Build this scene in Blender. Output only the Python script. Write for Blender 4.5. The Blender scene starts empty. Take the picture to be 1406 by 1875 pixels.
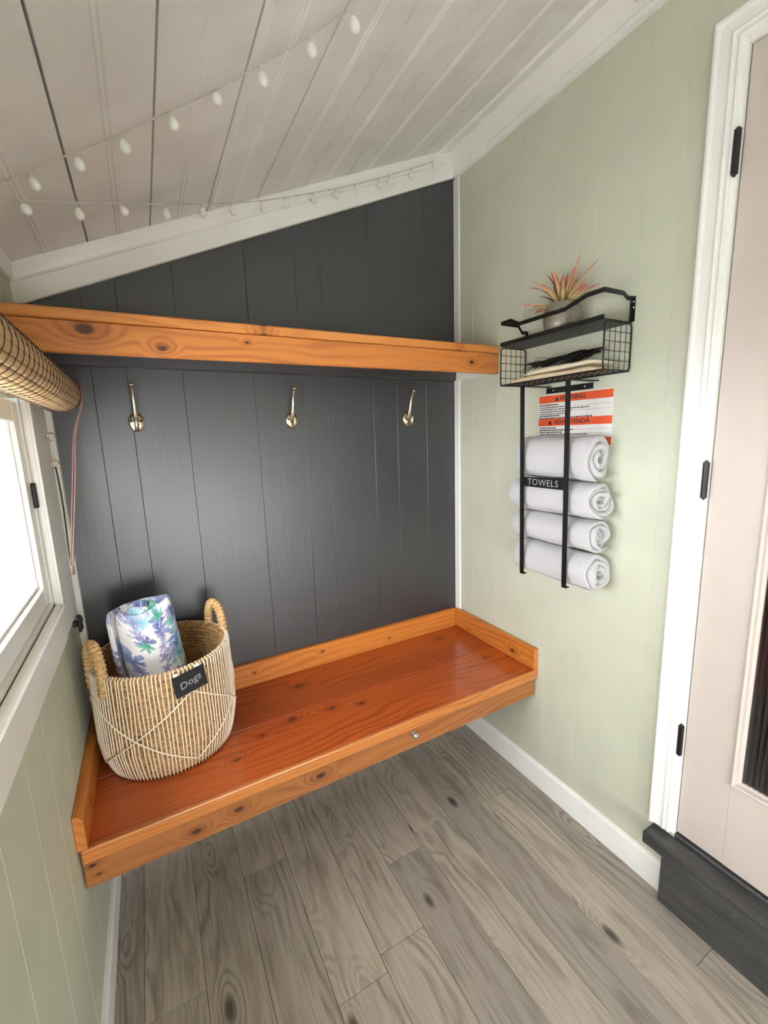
import bpy, bmesh, math, random
from mathutils import Vector, Matrix, noise
rnd = random.Random(7)
scene = bpy.context.scene
COL = scene.collection

# ------------------------------------------------------------------ camera
CAM = Vector((-1.2804, -1.6334, 1.4491))
YAW, PITCH, ROLL, FPX = 0.49753, -0.17420, -0.03420, 793.37      # focal length in pixels of the 1406 x 1875 frame
_f = Vector((math.sin(YAW)*math.cos(PITCH), math.cos(YAW)*math.cos(PITCH), math.sin(PITCH)))
_r0 = Vector((math.cos(YAW), -math.sin(YAW), 0)); _u0 = _r0.cross(_f)
_r = math.cos(ROLL)*_r0 + math.sin(ROLL)*_u0
_u = -math.sin(ROLL)*_r0 + math.cos(ROLL)*_u0
cd = bpy.data.cameras.new('camera'); cam = bpy.data.objects.new('camera', cd); COL.objects.link(cam)
cd.sensor_fit = 'HORIZONTAL'; cd.sensor_width = 36.0; cd.lens = FPX/1406*36.0; cd.clip_start = 0.02
M = Matrix.Identity(4)
for i in range(3):
    M[i][0], M[i][1], M[i][2], M[i][3] = _r[i], _u[i], -_f[i], CAM[i]
cam.matrix_world = M
scene.camera = cam

# ------------------------------------------------------------------ world, lights, exposure
wd = bpy.data.worlds.new('overcast_sky'); scene.world = wd; wd.use_nodes = True
bg = wd.node_tree.nodes['Background']
bg.inputs[0].default_value = (0.96, 0.97, 1.0, 1); bg.inputs[1].default_value = 19.0
scene.view_settings.view_transform = 'Standard'; scene.view_settings.look = 'None'
scene.view_settings.gamma = 1.0; scene.view_settings.use_curve_mapping = False
scene.view_settings.exposure = 0.15
scene.cycles.use_denoising = True
scene.cycles.diffuse_bounces = 6; scene.cycles.max_bounces = 12; scene.cycles.sample_clamp_indirect = 6

def portal(name, center, sx, sy, normal):
    l = bpy.data.lights.new(name, 'AREA'); l.shape = 'RECTANGLE'; l.size = sx; l.size_y = sy
    l.cycles.is_portal = True
    o = bpy.data.objects.new(name, l); COL.objects.link(o); o.location = center
    o.rotation_euler = Vector(normal).to_track_quat('-Z', 'Y').to_euler()

# ------------------------------------------------------------------ dimensions (metres)
W = 1.523          # left wall x = -W, right wall x = 0, back wall y = 0, floor z = 0
YR = -3.4          # rear wall behind the camera
CS, CA = 0.4312, 2.612     # ceiling z = CA + CS*x
def zceil(x): return CA + CS*x

# pixel helpers
def ray(px, py): return _f + _r*((px-703)/FPX) + _u*((937.5-py)/FPX)
def on_plane(ax, val, px, py):
    d = ray(px, py); t = (val-CAM[ax])/d[ax]; return CAM + d*t
def on_ceiling(px, py, off):
    d = ray(px, py); t = (CA-off+CS*CAM.x-CAM.z)/(d.z-CS*d.x); return CAM + d*t

# ------------------------------------------------------------------ object helpers
WORLD = {}
def link(o, parent=None):
    COL.objects.link(o)
    if parent is not None:
        o.parent = parent; o.matrix_parent_inverse = WORLD[parent].inverted()
    WORLD[o] = Matrix.Identity(4)
    return o
def tag(o, label=None, cat=None, group=None, kind=None):
    if label: o['label'] = label
    if cat: o['category'] = cat
    if group: o['group'] = group
    if kind: o['kind'] = kind
    return o
def thing(name, loc, label, cat, group=None):
    o = bpy.data.objects.new(name, None); o.empty_display_size = .05
    o.location = loc; COL.objects.link(o); WORLD[o] = Matrix.Translation(loc)
    return tag(o, label, cat, group)
def from_bm(name, bm, mat, parent=None, smooth=False):
    bmesh.ops.recalc_face_normals(bm, faces=bm.faces[:])
    me = bpy.data.meshes.new(name); bm.to_mesh(me); bm.free()
    if smooth:
        for p in me.polygons: p.use_smooth = True
    me.materials.append(mat)
    return link(bpy.data.objects.new(name, me), parent)
def bm_box(bm, x0, x1, y0, y1, z0, z1, bevel=0.0, seg=1):
    v = [bm.verts.new((x, y, z)) for x in (x0, x1) for y in (y0, y1) for z in (z0, z1)]
    fs = [(0,1,3,2), (4,6,7,5), (0,4,5,1), (2,3,7,6), (0,2,6,4), (1,5,7,3)]
    F = [bm.faces.new([v[i] for i in f]) for f in fs]
    if bevel > 0:
        es = set(e for f in F for e in f.edges)
        bmesh.ops.bevel(bm, geom=list(es), offset=bevel, segments=seg, affect='EDGES', profile=.5)
def box(name, x0, x1, y0, y1, z0, z1, mat, parent=None, bevel=0.0015, seg=1):
    bm = bmesh.new(); bm_box(bm, min(x0,x1), max(x0,x1), min(y0,y1), max(y0,y1), min(z0,z1), max(z0,z1), bevel, seg)
    return from_bm(name, bm, mat, parent)
def bm_prism(bm, pts, vec, bevel=0.0):
    """extrude a closed 3-D polygon by vec"""
    vec = Vector(vec)
    a = [bm.verts.new(p) for p in pts]; b = [bm.verts.new(Vector(p)+vec) for p in pts]
    n = len(pts); F = [bm.faces.new(a), bm.faces.new(b[::-1])]
    for i in range(n): F.append(bm.faces.new((a[i], b[i], b[(i+1) % n], a[(i+1) % n])))
    if bevel > 0:
        es = set(e for f in F for e in f.edges)
        bmesh.ops.bevel(bm, geom=list(es), offset=bevel, segments=1, affect='EDGES', profile=.5)
def prism(name, pts, vec, mat, parent=None, bevel=0.0, smooth=False):
    bm = bmesh.new(); bm_prism(bm, pts, vec, bevel); return from_bm(name, bm, mat, parent, smooth)
def bm_tube(bm, pts, r, n=8, closed=False, rfun=None, cap=True):
    pts = [Vector(p) for p in pts]; m = len(pts)
    def tan(i):
        if closed: return (pts[(i+1) % m]-pts[i-1]).normalized()
        return (pts[min(i+1, m-1)]-pts[max(i-1, 0)]).normalized()
    t = tan(0); nrm = t.orthogonal().normalized(); rings = []
    for i in range(m):
        t2 = tan(i); q = t.rotation_difference(t2); nrm = (q @ nrm).normalized(); t = t2
        nrm = (nrm-t*nrm.dot(t)).normalized(); bn = t.cross(nrm)
        rr = rfun(i/(m-1)) if rfun else r
        rings.append([bm.verts.new(pts[i]+(nrm*math.cos(2*math.pi*k/n)+bn*math.sin(2*math.pi*k/n))*rr) for k in range(n)])
    for i in range(m if closed else m-1):
        a, b = rings[i], rings[(i+1) % m]
        for k in range(n): bm.faces.new((a[k], a[(k+1) % n], b[(k+1) % n], b[k]))
    if not closed and cap: bm.faces.new(rings[0][::-1]); bm.faces.new(rings[-1])
def tube(name, pts, r, mat, parent=None, n=8, closed=False, rfun=None):
    bm = bmesh.new(); bm_tube(bm, pts, r, n, closed, rfun); return from_bm(name, bm, mat, parent, True)
def bm_lathe(bm, prof, c, axis=(0,0,1), n=24, close=False):
    ax = Vector(axis).normalized(); u = ax.orthogonal().normalized(); v = ax.cross(u); c = Vector(c); rings = []
    for r, h in prof:
        if r < 1e-6: rings.append([bm.verts.new(c+ax*h)])
        else: rings.append([bm.verts.new(c+ax*h+(u*math.cos(2*math.pi*k/n)+v*math.sin(2*math.pi*k/n))*r) for k in range(n)])
    for a, b in zip(rings, rings[1:]):
        for k in range(n):
            if len(a) == 1 and len(b) == 1: continue
            if len(a) == 1: bm.faces.new((a[0], b[(k+1) % n], b[k]))
            elif len(b) == 1: bm.faces.new((a[k], a[(k+1) % n], b[0]))
            else: bm.faces.new((a[k], a[(k+1) % n], b[(k+1) % n], b[k]))
def lathe(name, prof, c, mat, parent=None, axis=(0,0,1), n=24, smooth=True):
    bm = bmesh.new(); bm_lathe(bm, prof, c, axis, n); return from_bm(name, bm, mat, parent, smooth)
def smooth_path(pts, sub=6):
    P = [Vector(p) for p in pts]; out = []
    for i in range(len(P)-1):
        p0, p1, p2, p3 = P[max(i-1,0)], P[i], P[i+1], P[min(i+2, len(P)-1)]
        for k in range(sub):
            t = k/sub
            out.append(.5*((2*p1)+(p2-p0)*t+(2*p0-5*p1+4*p2-p3)*t*t+(3*p1-p0-3*p2+p3)*t**3))
    return out+[P[-1]]

# ------------------------------------------------------------------ materials
def lin(c):
    return tuple((v/255/12.92 if v/255 <= .04045 else ((v/255+.055)/1.055)**2.4) for v in c)+(1,)
class NT:
    def __init__(s, name):
        s.m = bpy.data.materials.new(name); s.m.use_nodes = True; s.t = s.m.node_tree
        s.b = s.t.nodes['Principled BSDF']
    def n(s, typ, **kw):
        nd = s.t.nodes.new(typ)
        for k, v in kw.items(): setattr(nd, k, v)
        return nd
    def set(s, sock, v):
        if hasattr(v, 'is_linked') or hasattr(v, 'links'): s.t.links.new(v, sock)
        else: sock.default_value = v
    def math(s, op, a, b=0.0, c=None, clamp=False):
        nd = s.n('ShaderNodeMath', operation=op); nd.use_clamp = clamp
        s.set(nd.inputs[0], a); s.set(nd.inputs[1], b)
        if c is not None: s.set(nd.inputs[2], c)
        return nd.outputs[0]
    def vec(s, x, y, z):
        nd = s.n('ShaderNodeCombineXYZ')
        for i, v in enumerate((x, y, z)): s.set(nd.inputs[i], v)
        return nd.outputs[0]
    def coords(s):
        tc = s.n('ShaderNodeTexCoord'); sp = s.n('ShaderNodeSeparateXYZ'); s.t.links.new(tc.outputs['Object'], sp.inputs[0])
        return tc.outputs['Object'], sp.outputs[0], sp.outputs[1], sp.outputs[2]
    def noise(s, vec, scale, detail=3, rough=.5, w=None):
        nd = s.n('ShaderNodeTexNoise'); nd.inputs['Scale'].default_value = scale
        nd.inputs['Detail'].default_value = detail; nd.inputs['Roughness'].default_value = rough
        if w is not None: nd.noise_dimensions = '4D'; s.set(nd.inputs['W'], w)
        s.t.links.new(vec, nd.inputs['Vector']); return nd.outputs['Fac']
    def maprange(s, v, a, b, c=0.0, d=1.0, smooth=True):
        nd = s.n('ShaderNodeMapRange'); nd.interpolation_type = 'SMOOTHSTEP' if smooth else 'LINEAR'
        s.set(nd.inputs[0], v)
        for i, q in enumerate((a, b, c, d)): s.set(nd.inputs[i+1], q)
        return nd.outputs[0]
    def mix(s, f, a, b, blend='MIX'):
        nd = s.n('ShaderNodeMix', data_type='RGBA', blend_type=blend); s.set(nd.inputs[0], f)
        s.set(nd.inputs[6], a); s.set(nd.inputs[7], b); return nd.outputs[2]
    def bump(s, h, strength=.2, dist=.002):
        nd = s.n('ShaderNodeBump'); nd.inputs['Strength'].default_value = strength; nd.inputs['Distance'].default_value = dist
        s.t.links.new(h, nd.inputs['Height']); s.t.links.new(nd.outputs[0], s.b.inputs['Normal'])
    def out(s, col=None, rough=.5, spec=None, metal=0, coat=None):
        if col is not None: s.set(s.b.inputs['Base Color'], col)
        s.set(s.b.inputs['Roughness'], rough); s.b.inputs['Metallic'].default_value = metal
        if spec is not None: s.b.inputs['Specular IOR Level'].default_value = spec
        if coat is not None: s.b.inputs['Coat Weight'].default_value = coat; s.b.inputs['Coat Roughness'].default_value = .18
        return s.m

def paint(name, rgb, rough=.5, var=.06, grain=None, gstr=.15, spec=.4, scale=6):
    t = NT(name); o, x, y, z = t.coords()
    n1 = t.noise(o, scale, 3); n2 = t.noise(o, 60, 2)
    c = lin(rgb); d = tuple(v*(1-var*2) for v in c[:3])+(1,)
    col = t.mix(t.maprange(n1, .35, .7), c, d)
    if grain == 'z': v = t.vec(t.math('MULTIPLY', x, 90), t.math('MULTIPLY', y, 90), t.math('MULTIPLY', z, 4)); h = t.noise(v, 1, 4, .6)
    elif grain == 'y': v = t.vec(t.math('MULTIPLY', x, 70), t.math('MULTIPLY', y, 4), t.math('MULTIPLY', z, 70)); h = t.noise(v, 1, 3, .6)
    else: h = n2
    t.bump(h, gstr, .002)
    return t.out(col, rough, spec)

def wood(name, light, dark, axis='x', across=('y', 'z'), knots=(), freq=190, warp=9, rough=.42, seed=0.0,
         contrast=.62, coat=None, knotcol=(70, 32, 12), blotch=None, bias=.35):
    t = NT(name); o, x, y, z = t.coords(); C = dict(x=x, y=y, z=z)
    L, A, B = C[axis], C[across[0]], C[across[1]]
    low = t.noise(t.vec(t.math('MULTIPLY', L, 1.6), t.math('MULTIPLY', A, 7), t.math('MULTIPLY', B, 7)), 1, 2, .5, w=seed)
    ph = t.math('ADD', t.math('MULTIPLY', A, freq), t.math('MULTIPLY', B, freq*.55))
    ph = t.math('ADD', ph, t.math('MULTIPLY', low, warp*6))
    kd = 0.0; halo = 0.0
    for kl, ka, kr in knots:
        dl = t.math('MULTIPLY', t.math('SUBTRACT', L, kl), .6); da = t.math('SUBTRACT', A, ka)
        d = t.math('SQRT', t.math('ADD', t.math('MULTIPLY', dl, dl), t.math('MULTIPLY', da, da)))
        ph = t.math('ADD', ph, t.maprange(d, 0.0, kr*4.5, 16.0, 0.0))
        kd = t.math('MAXIMUM', kd, t.maprange(d, kr*.55, kr*1.05, 1.0, 0.0))
        halo = t.math('MAXIMUM', halo, t.maprange(d, kr*.8, kr*3.2, .45, 0.0))
    g = t.math('ADD', t.math('MULTIPLY', t.math('SINE', ph), .5), .5)
    g = t.math('POWER', g, 2.2)
    amp = t.noise(t.vec(t.math('MULTIPLY', L, 2.5), t.math('MULTIPLY', A, 12), t.math('MULTIPLY', B, 12)), 1, 2, .5, w=seed+3)
    g = t.math('MULTIPLY', g, t.maprange(amp, .3, .7, .25, 1.0))
    fib = t.noise(t.vec(t.math('MULTIPLY', L, 7), t.math('MULTIPLY', A, 420), t.math('MULTIPLY', B, 420)), 1, 3, .6)
    f = t.math('ADD', t.math('MULTIPLY', g, contrast), t.math('MULTIPLY', t.math('SUBTRACT', fib, .5), .5))
    f = t.math('ADD', t.math('ADD', f, bias*.3), halo, clamp=True)
    col = t.mix(f, lin(light), lin(dark))
    if blotch:
        bn = t.noise(t.vec(t.math('MULTIPLY', L, 2.2), t.math('MULTIPLY', A, 6), t.math('MULTIPLY', B, 6)), 1, 3, .5, w=seed+9)
        col = t.mix(t.maprange(bn, .45, .75, 0, .6), col, lin(blotch))
    if knots: col = t.mix(kd, col, lin(knotcol))
    t.bump(fib, .12, .001)
    return t.out(col, rough, .45, coat=coat)

def floor_wood():
    t = NT('grey_oak_vinyl'); o, x, y, z = t.coords()
    oi = t.n('ShaderNodeObjectInfo').outputs['Random']; w = t.math('MULTIPLY', oi, 37)
    low = t.noise(t.vec(t.math('MULTIPLY', x, 9), t.math('MULTIPLY', y, 1.5), 0.0), 1, 2, .5, w=w)
    vo = t.n('ShaderNodeTexVoronoi', voronoi_dimensions='3D'); vo.inputs['Scale'].default_value = 1
    t.t.links.new(t.vec(t.math('MULTIPLY', x, 8.5), t.math('MULTIPLY', y, 3.6), w), vo.inputs['Vector'])
    d = vo.outputs['Distance']
    ph = t.math('ADD', t.math('MULTIPLY', x, 150), t.math('MULTIPLY', low, 52))
    ph = t.math('ADD', ph, t.maprange(d, 0.0, .46, 22, 0))
    g = t.math('ADD', t.math('MULTIPLY', t.math('SINE', ph), .5), .5); g = t.math('POWER', g, 1.8)
    amp = t.noise(t.vec(t.math('MULTIPLY', x, 14), t.math('MULTIPLY', y, 2), 0.0), 1, 2, .5, w=t.math('ADD', w, 4))
    g = t.math('MULTIPLY', g, t.maprange(amp, .35, .7, .15, 1.0))
    fib = t.noise(t.vec(t.math('MULTIPLY', x, 330), t.math('MULTIPLY', y, 7), 0.0), 1, 4, .65, w=w)
    blot = t.noise(t.vec(t.math('MULTIPLY', x, 16), t.math('MULTIPLY', y, 4), 0.0), 1, 3, .6, w=t.math('ADD', w, 11))
    f = t.math('ADD', t.math('MULTIPLY', g, .42), t.math('MULTIPLY', t.math('SUBTRACT', fib, .44), 1.6), clamp=True)
    base = t.mix(oi, lin((186, 175, 160)), lin((160, 151, 142)))
    base = t.mix(t.maprange(blot, .5, .72, 0, .55), base, lin((128, 116, 105)))
    col = t.mix(f, base, lin((78, 69, 62)))
    kn = t.math('MULTIPLY', t.maprange(d, .05, .16, 1, 0), t.maprange(t.noise(o, 5, 1, w=w), .43, .51, 0, 1))
    col = t.mix(t.math('MULTIPLY', kn, .8), col, lin((40, 34, 30)))
    t.bump(fib, .12, .001)
    return t.out(col, t.maprange(fib, .3, .7, .38, .55), .35)

def plain(name, rgb, rough=.5, metal=0, spec=.5, bump=None, bstr=.2, coat=None):
    t = NT(name); o, x, y, z = t.coords()
    n = t.noise(o, bump or 40, 3)
    c = lin(rgb); col = t.mix(n, tuple(v*.9 for v in c[:3])+(1,), tuple(min(1, v*1.08) for v in c[:3])+(1,))
    t.bump(n, bstr, .001)
    return t.out(col, rough, spec, metal, coat)

M_white = paint('white_gloss_paint', (246, 246, 243), .35, .03, gstr=.05)
M_green = paint('sage_green_paint', (199, 203, 184), .5, .025, grain='z', gstr=.05)
M_dark = paint('charcoal_satin_paint', (36, 38, 42), .40, .05, grain='z', gstr=.25, spec=1.0)
M_ceil = paint('off_white_ceiling_paint', (242, 241, 240), .55, .05, grain='y', gstr=.08)
M_gap = plain('dark_old_wood', (40, 34, 30), .9)
M_taupe = paint('taupe_door_paint', (197, 186, 178), .45, .02, gstr=.04)
def worn():
    t = NT('worn_charcoal_paint'); o, x, y, z = t.coords()
    st = t.vec(t.math('MULTIPLY', x, 60), t.math('MULTIPLY', y, 5), t.math('MULTIPLY', z, 60))
    h = t.noise(st, 1, 4, .6); w = t.noise(t.vec(t.math('MULTIPLY', x, 30), t.math('MULTIPLY', y, 9), t.math('MULTIPLY', z, 45)), 1, 4, .7)
    col = t.mix(t.maprange(h, .3, .7), lin((52, 53, 53)), lin((76, 76, 75)))
    col = t.mix(t.maprange(w, .66, .72, 0, .7), col, lin((138, 136, 130)))
    t.bump(h, .4, .002); return t.out(col, .42, .45)
M_step = worn()
M_black = plain('black_powder_coat', (14, 14, 15), .45, spec=.35)
M_iron = plain('matte_black_iron', (18, 18, 19), .4, spec=.4)
M_nickel = plain('brushed_nickel', (205, 192, 168), .24, metal=1, bump=80, bstr=.05)
M_steel = plain('polished_steel', (220, 220, 220), .12, metal=1, bump=80, bstr=.02)
M_floor = floor_wood()
M_exterior = plain('pale_concrete', (232, 231, 228), .9)
M_hall = plain('dark_hall_plaster', (46, 40, 38), .8)
M_red = plain('dark_red_panel', (110, 12, 20), .9)

def glass(name, rough=.0, ribs=False, tint=(1, 1, 1, 1)):
    t = NT(name); t.b.inputs['Transmission Weight'].default_value = 1.0; t.b.inputs['IOR'].default_value = 1.45
    return t.out(tint, rough, .5)
M_pane = None
def thin_glass(name):
    m = bpy.data.materials.new(name); m.use_nodes = True; nt = m.node_tree; nt.nodes.remove(nt.nodes['Principled BSDF'])
    tr = nt.nodes.new('ShaderNodeBsdfTransparent'); gl = nt.nodes.new('ShaderNodeBsdfGlossy'); gl.inputs['Roughness'].default_value = .02
    lw = nt.nodes.new('ShaderNodeLayerWeight'); lw.inputs[0].default_value = .5
    fr = nt.nodes.new('ShaderNodeMath'); fr.operation = 'POWER'; fr.inputs[1].default_value = 6.0; nt.links.new(lw.outputs['Facing'], fr.inputs[0]); mx = nt.nodes.new('ShaderNodeMixShader')
    nt.links.new(fr.outputs[0], mx.inputs[0]); nt.links.new(tr.outputs[0], mx.inputs[1]); nt.links.new(gl.outputs[0], mx.inputs[2])
    nt.links.new(mx.outputs[0], nt.nodes['Material Output'].inputs[0]); return m
M_pane = thin_glass('clear_window_glass')
M_flute = glass('fluted_glass', .06, tint=(.75, .72, .72, 1))

# ------------------------------------------------------------------ floor
floor = box('floor', -W-.05, .05, YR-.05, .05, -.06, -.004, M_gap, bevel=0); tag(floor, kind='structure')
PW = .147; edges = [-.265+PW*k for k in range(-9, 3)]
joint0 = {-.265: -.49, -.559: -.465, -.853: -.735, -.118: -1.19}
bm = bmesh.new(); bm_box(bm, 0, PW-.0012, -1.22, -.0012, -.004, 0.0, .0007); plank_me = bpy.data.meshes.new('floor_plank')
bm.to_mesh(plank_me); bm.free(); plank_me.materials.append(M_floor)
for k, e in enumerate(edges):
    x0, x1 = max(e, -W), min(e+PW, 0)
    if x1-x0 < .01: continue
    j = next((v for q, v in joint0.items() if abs(q-e) < .01), -((k*.47) % 1.2)-.1)
    y = j+1.22
    while y > YR:
        ya, yb = min(y, 0), max(y-1.22, YR)
        if ya-yb > .02:
            if ya == y and yb > YR and x1-x0 > PW-.001:
                o = bpy.data.objects.new('floor_plank', plank_me); link(o, floor); o.location = (e, y, 0)
            else:
                box('floor_plank', x0, x1-.0012, yb, ya-.0012, -.004, 0, M_floor, floor, .0007)
        y -= 1.22

# ------------------------------------------------------------------ walls
T = .12; BT = .008
# back wall, charcoal panelling
wb = prism('wall_back', [(-W-T, BT, -.06), (T, BT, -.06), (T, BT, zceil(T)+.1), (-W-T, BT, zceil(-W-T)+.1)], (0, T, 0), M_dark)
tag(wb, kind='structure')
seams = [-W-.036, -1.393, -1.300, -1.138, -.906, -.728, -.630, -.426, -.313, -.161, .004]
def board(name, p4, vec, mat, parent, groove=.0016):
    """flat board given by its face polygon, thickness vec (pointing away from the room)"""
    bm = bmesh.new(); vec = Vector(vec)
    a = [bm.verts.new(p) for p in p4]; b = [bm.verts.new(Vector(p)+vec) for p in p4]; n = len(p4)
    f0 = bm.faces.new(a); bm.faces.new(b[::-1])
    for i in range(n): bm.faces.new((a[i], b[i], b[(i+1) % n], a[(i+1) % n]))
    bmesh.ops.bevel(bm, geom=list(f0.edges), offset=groove, segments=1, affect='EDGES', profile=.5)
    return from_bm(name, bm, mat, parent)
for a, b in zip(seams, seams[1:]):
    a2, b2 = a, b
    board('wall_board', [(a2, 0, 0), (b2, 0, 0), (b2, 0, zceil(b2)-.02), (a2, 0, zceil(a2)-.02)], (0, BT, 0), M_dark, wb, .0011)

# right wall, sage green panelling with the door opening
DY0, DY1, DZ0, DZ1 = -1.052, -1.90, .20, 2.292
bm = bmesh.new(); ztop = zceil(0)+.15
for (ya, yb, za, zb_) in ((T, DY0, -.06, ztop), (DY1, YR-T, -.06, ztop), (DY0, DY1, DZ1, ztop), (DY0, DY1, -.06, DZ0)):
    bm_box(bm, BT, BT+T, min(ya, yb), max(ya, yb), za, zb_)
wr = from_bm('wall_right', bm, M_green); tag(wr, kind='structure')
rs = [.0, -.119, -.27, -.40, -.545, -.689, -.828, -.928, DY0]
for a, b in zip(rs, rs[1:]):
    board('wall_board', [(0, a, 0), (0, a, ztop-.16), (0, b, ztop-.16), (0, b, 0)], (BT, 0, 0), M_green, wr, .0010)
board('wall_board', [(0, DY0, DZ1), (0, DY0, ztop-.16), (0, DY1, ztop-.16), (0, DY1, DZ1)], (BT, 0, 0), M_green, wr, .001)
ys = [DY1-.16*k for k in range(10)]+[YR]
for a, b in zip(ys, ys[1:]):
    board('wall_board', [(0, a, 0), (0, a, ztop-.16), (0, b, ztop-.16), (0, b, 0)], (BT, 0, 0), M_green, wr, .0010)

# left wall with two windows
WIN = [(-.30, -1.52), (-1.90, -3.10)]; WZ0, WZ1 = 1.05, 1.565
XU, ZU = -W-.030, 1.655        # above the window the left wall steps back
zl = zceil(XU)
bm = bmesh.new()
bm_box(bm, -W-BT-T, -W-BT, YR-T, T, -.06, WZ0); bm_box(bm, -W-BT-T, -W-BT, YR-T, T, WZ1, ZU-.002); bm_box(bm, -W-BT-T, XU-BT, YR-T, T, ZU-.002, zl+.05)
for a, b in ((T, WIN[0][0]), (WIN[0][1], WIN[1][0]), (WIN[1][1], YR-T)): bm_box(bm, -W-BT-T, -W-BT, b, a, WZ0, WZ1)
wl = from_bm('wall_left', bm, M_green); tag(wl, kind='structure')
ls = [0, -.10, -.27, -.42, -.60, -.74, -.90, -1.08, -1.22, -1.38, -1.56]
ls += [-1.56-.165*k for k in range(1, 11)]+[YR]
for a, b in zip(ls, ls[1:]):
    board('wall_board', [(-W, a, 0), (-W, b, 0), (-W, b, WZ0-.02), (-W, a, WZ0-.02)], (-BT, 0, 0), M_green, wl, .0010)
    board('wall_board', [(-W, a, WZ1+.02), (-W, b, WZ1+.02), (-W, b, ZU), (-W, a, ZU)], (-BT, 0, 0), M_green, wl, .0010)
    board('wall_board', [(XU, a, ZU), (XU, b, ZU), (XU, b, zl), (XU, a, zl)], (-BT, 0, 0), M_green, wl, .0010)
board('wall_board', [(-W, -.0003, WZ0-.02), (-W, WIN[0][0]+.02, WZ0-.02), (-W, WIN[0][0]+.02, WZ1+.02), (-W, -.0003, WZ1+.02)], (-BT, 0, 0), M_green, wl, .001)
board('wall_board', [(-W, WIN[0][1]-.02, WZ0-.02), (-W, WIN[1][0]+.02, WZ0-.02), (-W, WIN[1][0]+.02, WZ1+.02), (-W, WIN[0][1]-.02, WZ1+.02)], (-BT, 0, 0), M_green, wl, .001)

# rear wall behind the camera, unseen glazed opening sized for the charcoal wall's sheen
RX0, RX1, RZ0, RZ1 = -1.42, -.15, .26, 1.00
bm = bmesh.new()
bm_prism(bm, [(-W-T, YR, -.06), (RX0, YR, -.06), (RX0, YR, zceil(RX0)+.1), (-W-T, YR, zceil(-W-T)+.1)], (0, -T, 0))
bm_prism(bm, [(RX1, YR, -.06), (T, YR, -.06), (T, YR, zceil(T)+.1), (RX1, YR, zceil(RX1)+.1)], (0, -T, 0))
bm_prism(bm, [(RX0, YR, -.06), (RX1, YR, -.06), (RX1, YR, RZ0), (RX0, YR, RZ0)], (0, -T, 0))
bm_prism(bm, [(RX0, YR, RZ1), (RX1, YR, RZ1), (RX1, YR, zceil(RX1)+.1), (RX0, YR, zceil(RX0)+.1)], (0, -T, 0))
wre = from_bm('wall_rear', bm, M_green); tag(wre, kind='structure')
w3 = thing('window_3', ((RX0+RX1)/2, YR, RZ0), 'unseen white framed glazed panel sized to put a sheen on the charcoal wall', None); w3['kind'] = 'structure'
for a in ((RX0-.07, RX0, RZ0-.07, RZ1+.07), (RX1, RX1+.07, RZ0-.07, RZ1+.07), (RX0, RX1, RZ0-.07, RZ0), (RX0, RX1, RZ1, RZ1+.07)):
    box('casing', a[0], a[1], YR, YR+.018, a[2], a[3], M_white, w3)
box('mullion', -.77, -.73, YR-.06, YR-.02, RZ0, RZ1, M_white, w3)
box('pane', RX0, RX1, YR-.045, YR-.041, RZ0, RZ1, M_pane, w3, 0)
portal('sky_portal_rear', ((RX0+RX1)/2, YR-T-.01, (RZ0+RZ1)/2), RX1-RX0, RZ1-RZ0, (0, 1, 0))

# ------------------------------------------------------------------ ceiling of painted tongue-and-groove planks
ce = prism('ceiling', [(-W-T, T, zceil(-W-T)+.017), (T, T, zceil(T)+.017), (T, T, zceil(T)+.1), (-W-T, T, zceil(-W-T)+.1)], (0, YR-2*T, 0), M_gap)
tag(ce, kind='structure')
sn = Vector((CS, 0, -1)).normalized()*-1      # upward normal
dirx = Vector((1, 0, CS))                     # along the slope, per unit of x
cedges = [XU, -1.353, -1.186, -1.017, -.853, -.685, -.517, -.349, -.181, -.013, .0]
for k, (a, b) in enumerate(zip(cedges, cedges[1:])):
    gap = .0022 if k in (0, 1, 2) else .0020
    if b-a < .03: prof = [(a+.001, .0), (b, 0)]
    else:
        m = (a+b)/2
        prof = [(a+gap, .0), (a+.012, 0),
                (m-.0085, 0), (m-.0075, -.0022), (m-.0050, -.0028), (m-.0025, -.0018), (m, .0004), (m+.0025, -.0018), (m+.0050, -.0028), (m+.0075, -.0022), (m+.0085, 0),
                (b-gap, 0)]
    pts = [Vector((x, 0, CA+CS*x))+sn*d for x, d in prof]
    pts += [Vector((prof[-1][0], 0, CA+CS*prof[-1][0]))+sn*.015, Vector((prof[0][0], 0, CA+CS*prof[0][0]))+sn*.015]
    prism('ceiling_plank', pts, (0, YR, 0), M_ceil, ce)
# a painted batten that covers the widest joint
pts = [Vector((x, -.02, CA+CS*x))+sn*d for x, d in ((-1.010, 0), (-1.009, -.003), (-.996, -.003), (-.995, 0), (-.995, .002), (-1.010, .002))]
prism('batten', pts, (0, -3.2, 0), M_white, ce)

# ------------------------------------------------------------------ trims
def sl(x, d): return zceil(x)-d
# back wall: flat board along the slope with a moulding above it
t1 = prism('trim_1', [(XU, -.016, sl(XU, .104)), (0, -.016, sl(0, .104)), (0, -.016, sl(0, .001)), (XU, -.016, sl(XU, .001))], (0, .0158, 0), M_white, None, .002)
tag(t1, 'white flat board along the sloping top of the charcoal wall', kind='structure')
bm = bmesh.new()
prof = [(-.016, .046), (-.022, .045), (-.026, .040), (-.030, .028), (-.034, .020), (-.036, .010), (-.036, .001), (-.016, .001)]
A = [bm.verts.new((XU+.002, y, sl(XU+.002, d))) for y, d in prof]; B = [bm.verts.new((-.03, y, sl(-.03, d))) for y, d in prof]
for i in range(len(prof)): bm.faces.new((A[i], B[i], B[(i+1) % len(prof)], A[(i+1) % len(prof)]))
bm.faces.new(A[::-1]); bm.faces.new(B)
from_bm('moulding', bm, M_white, t1)
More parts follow.
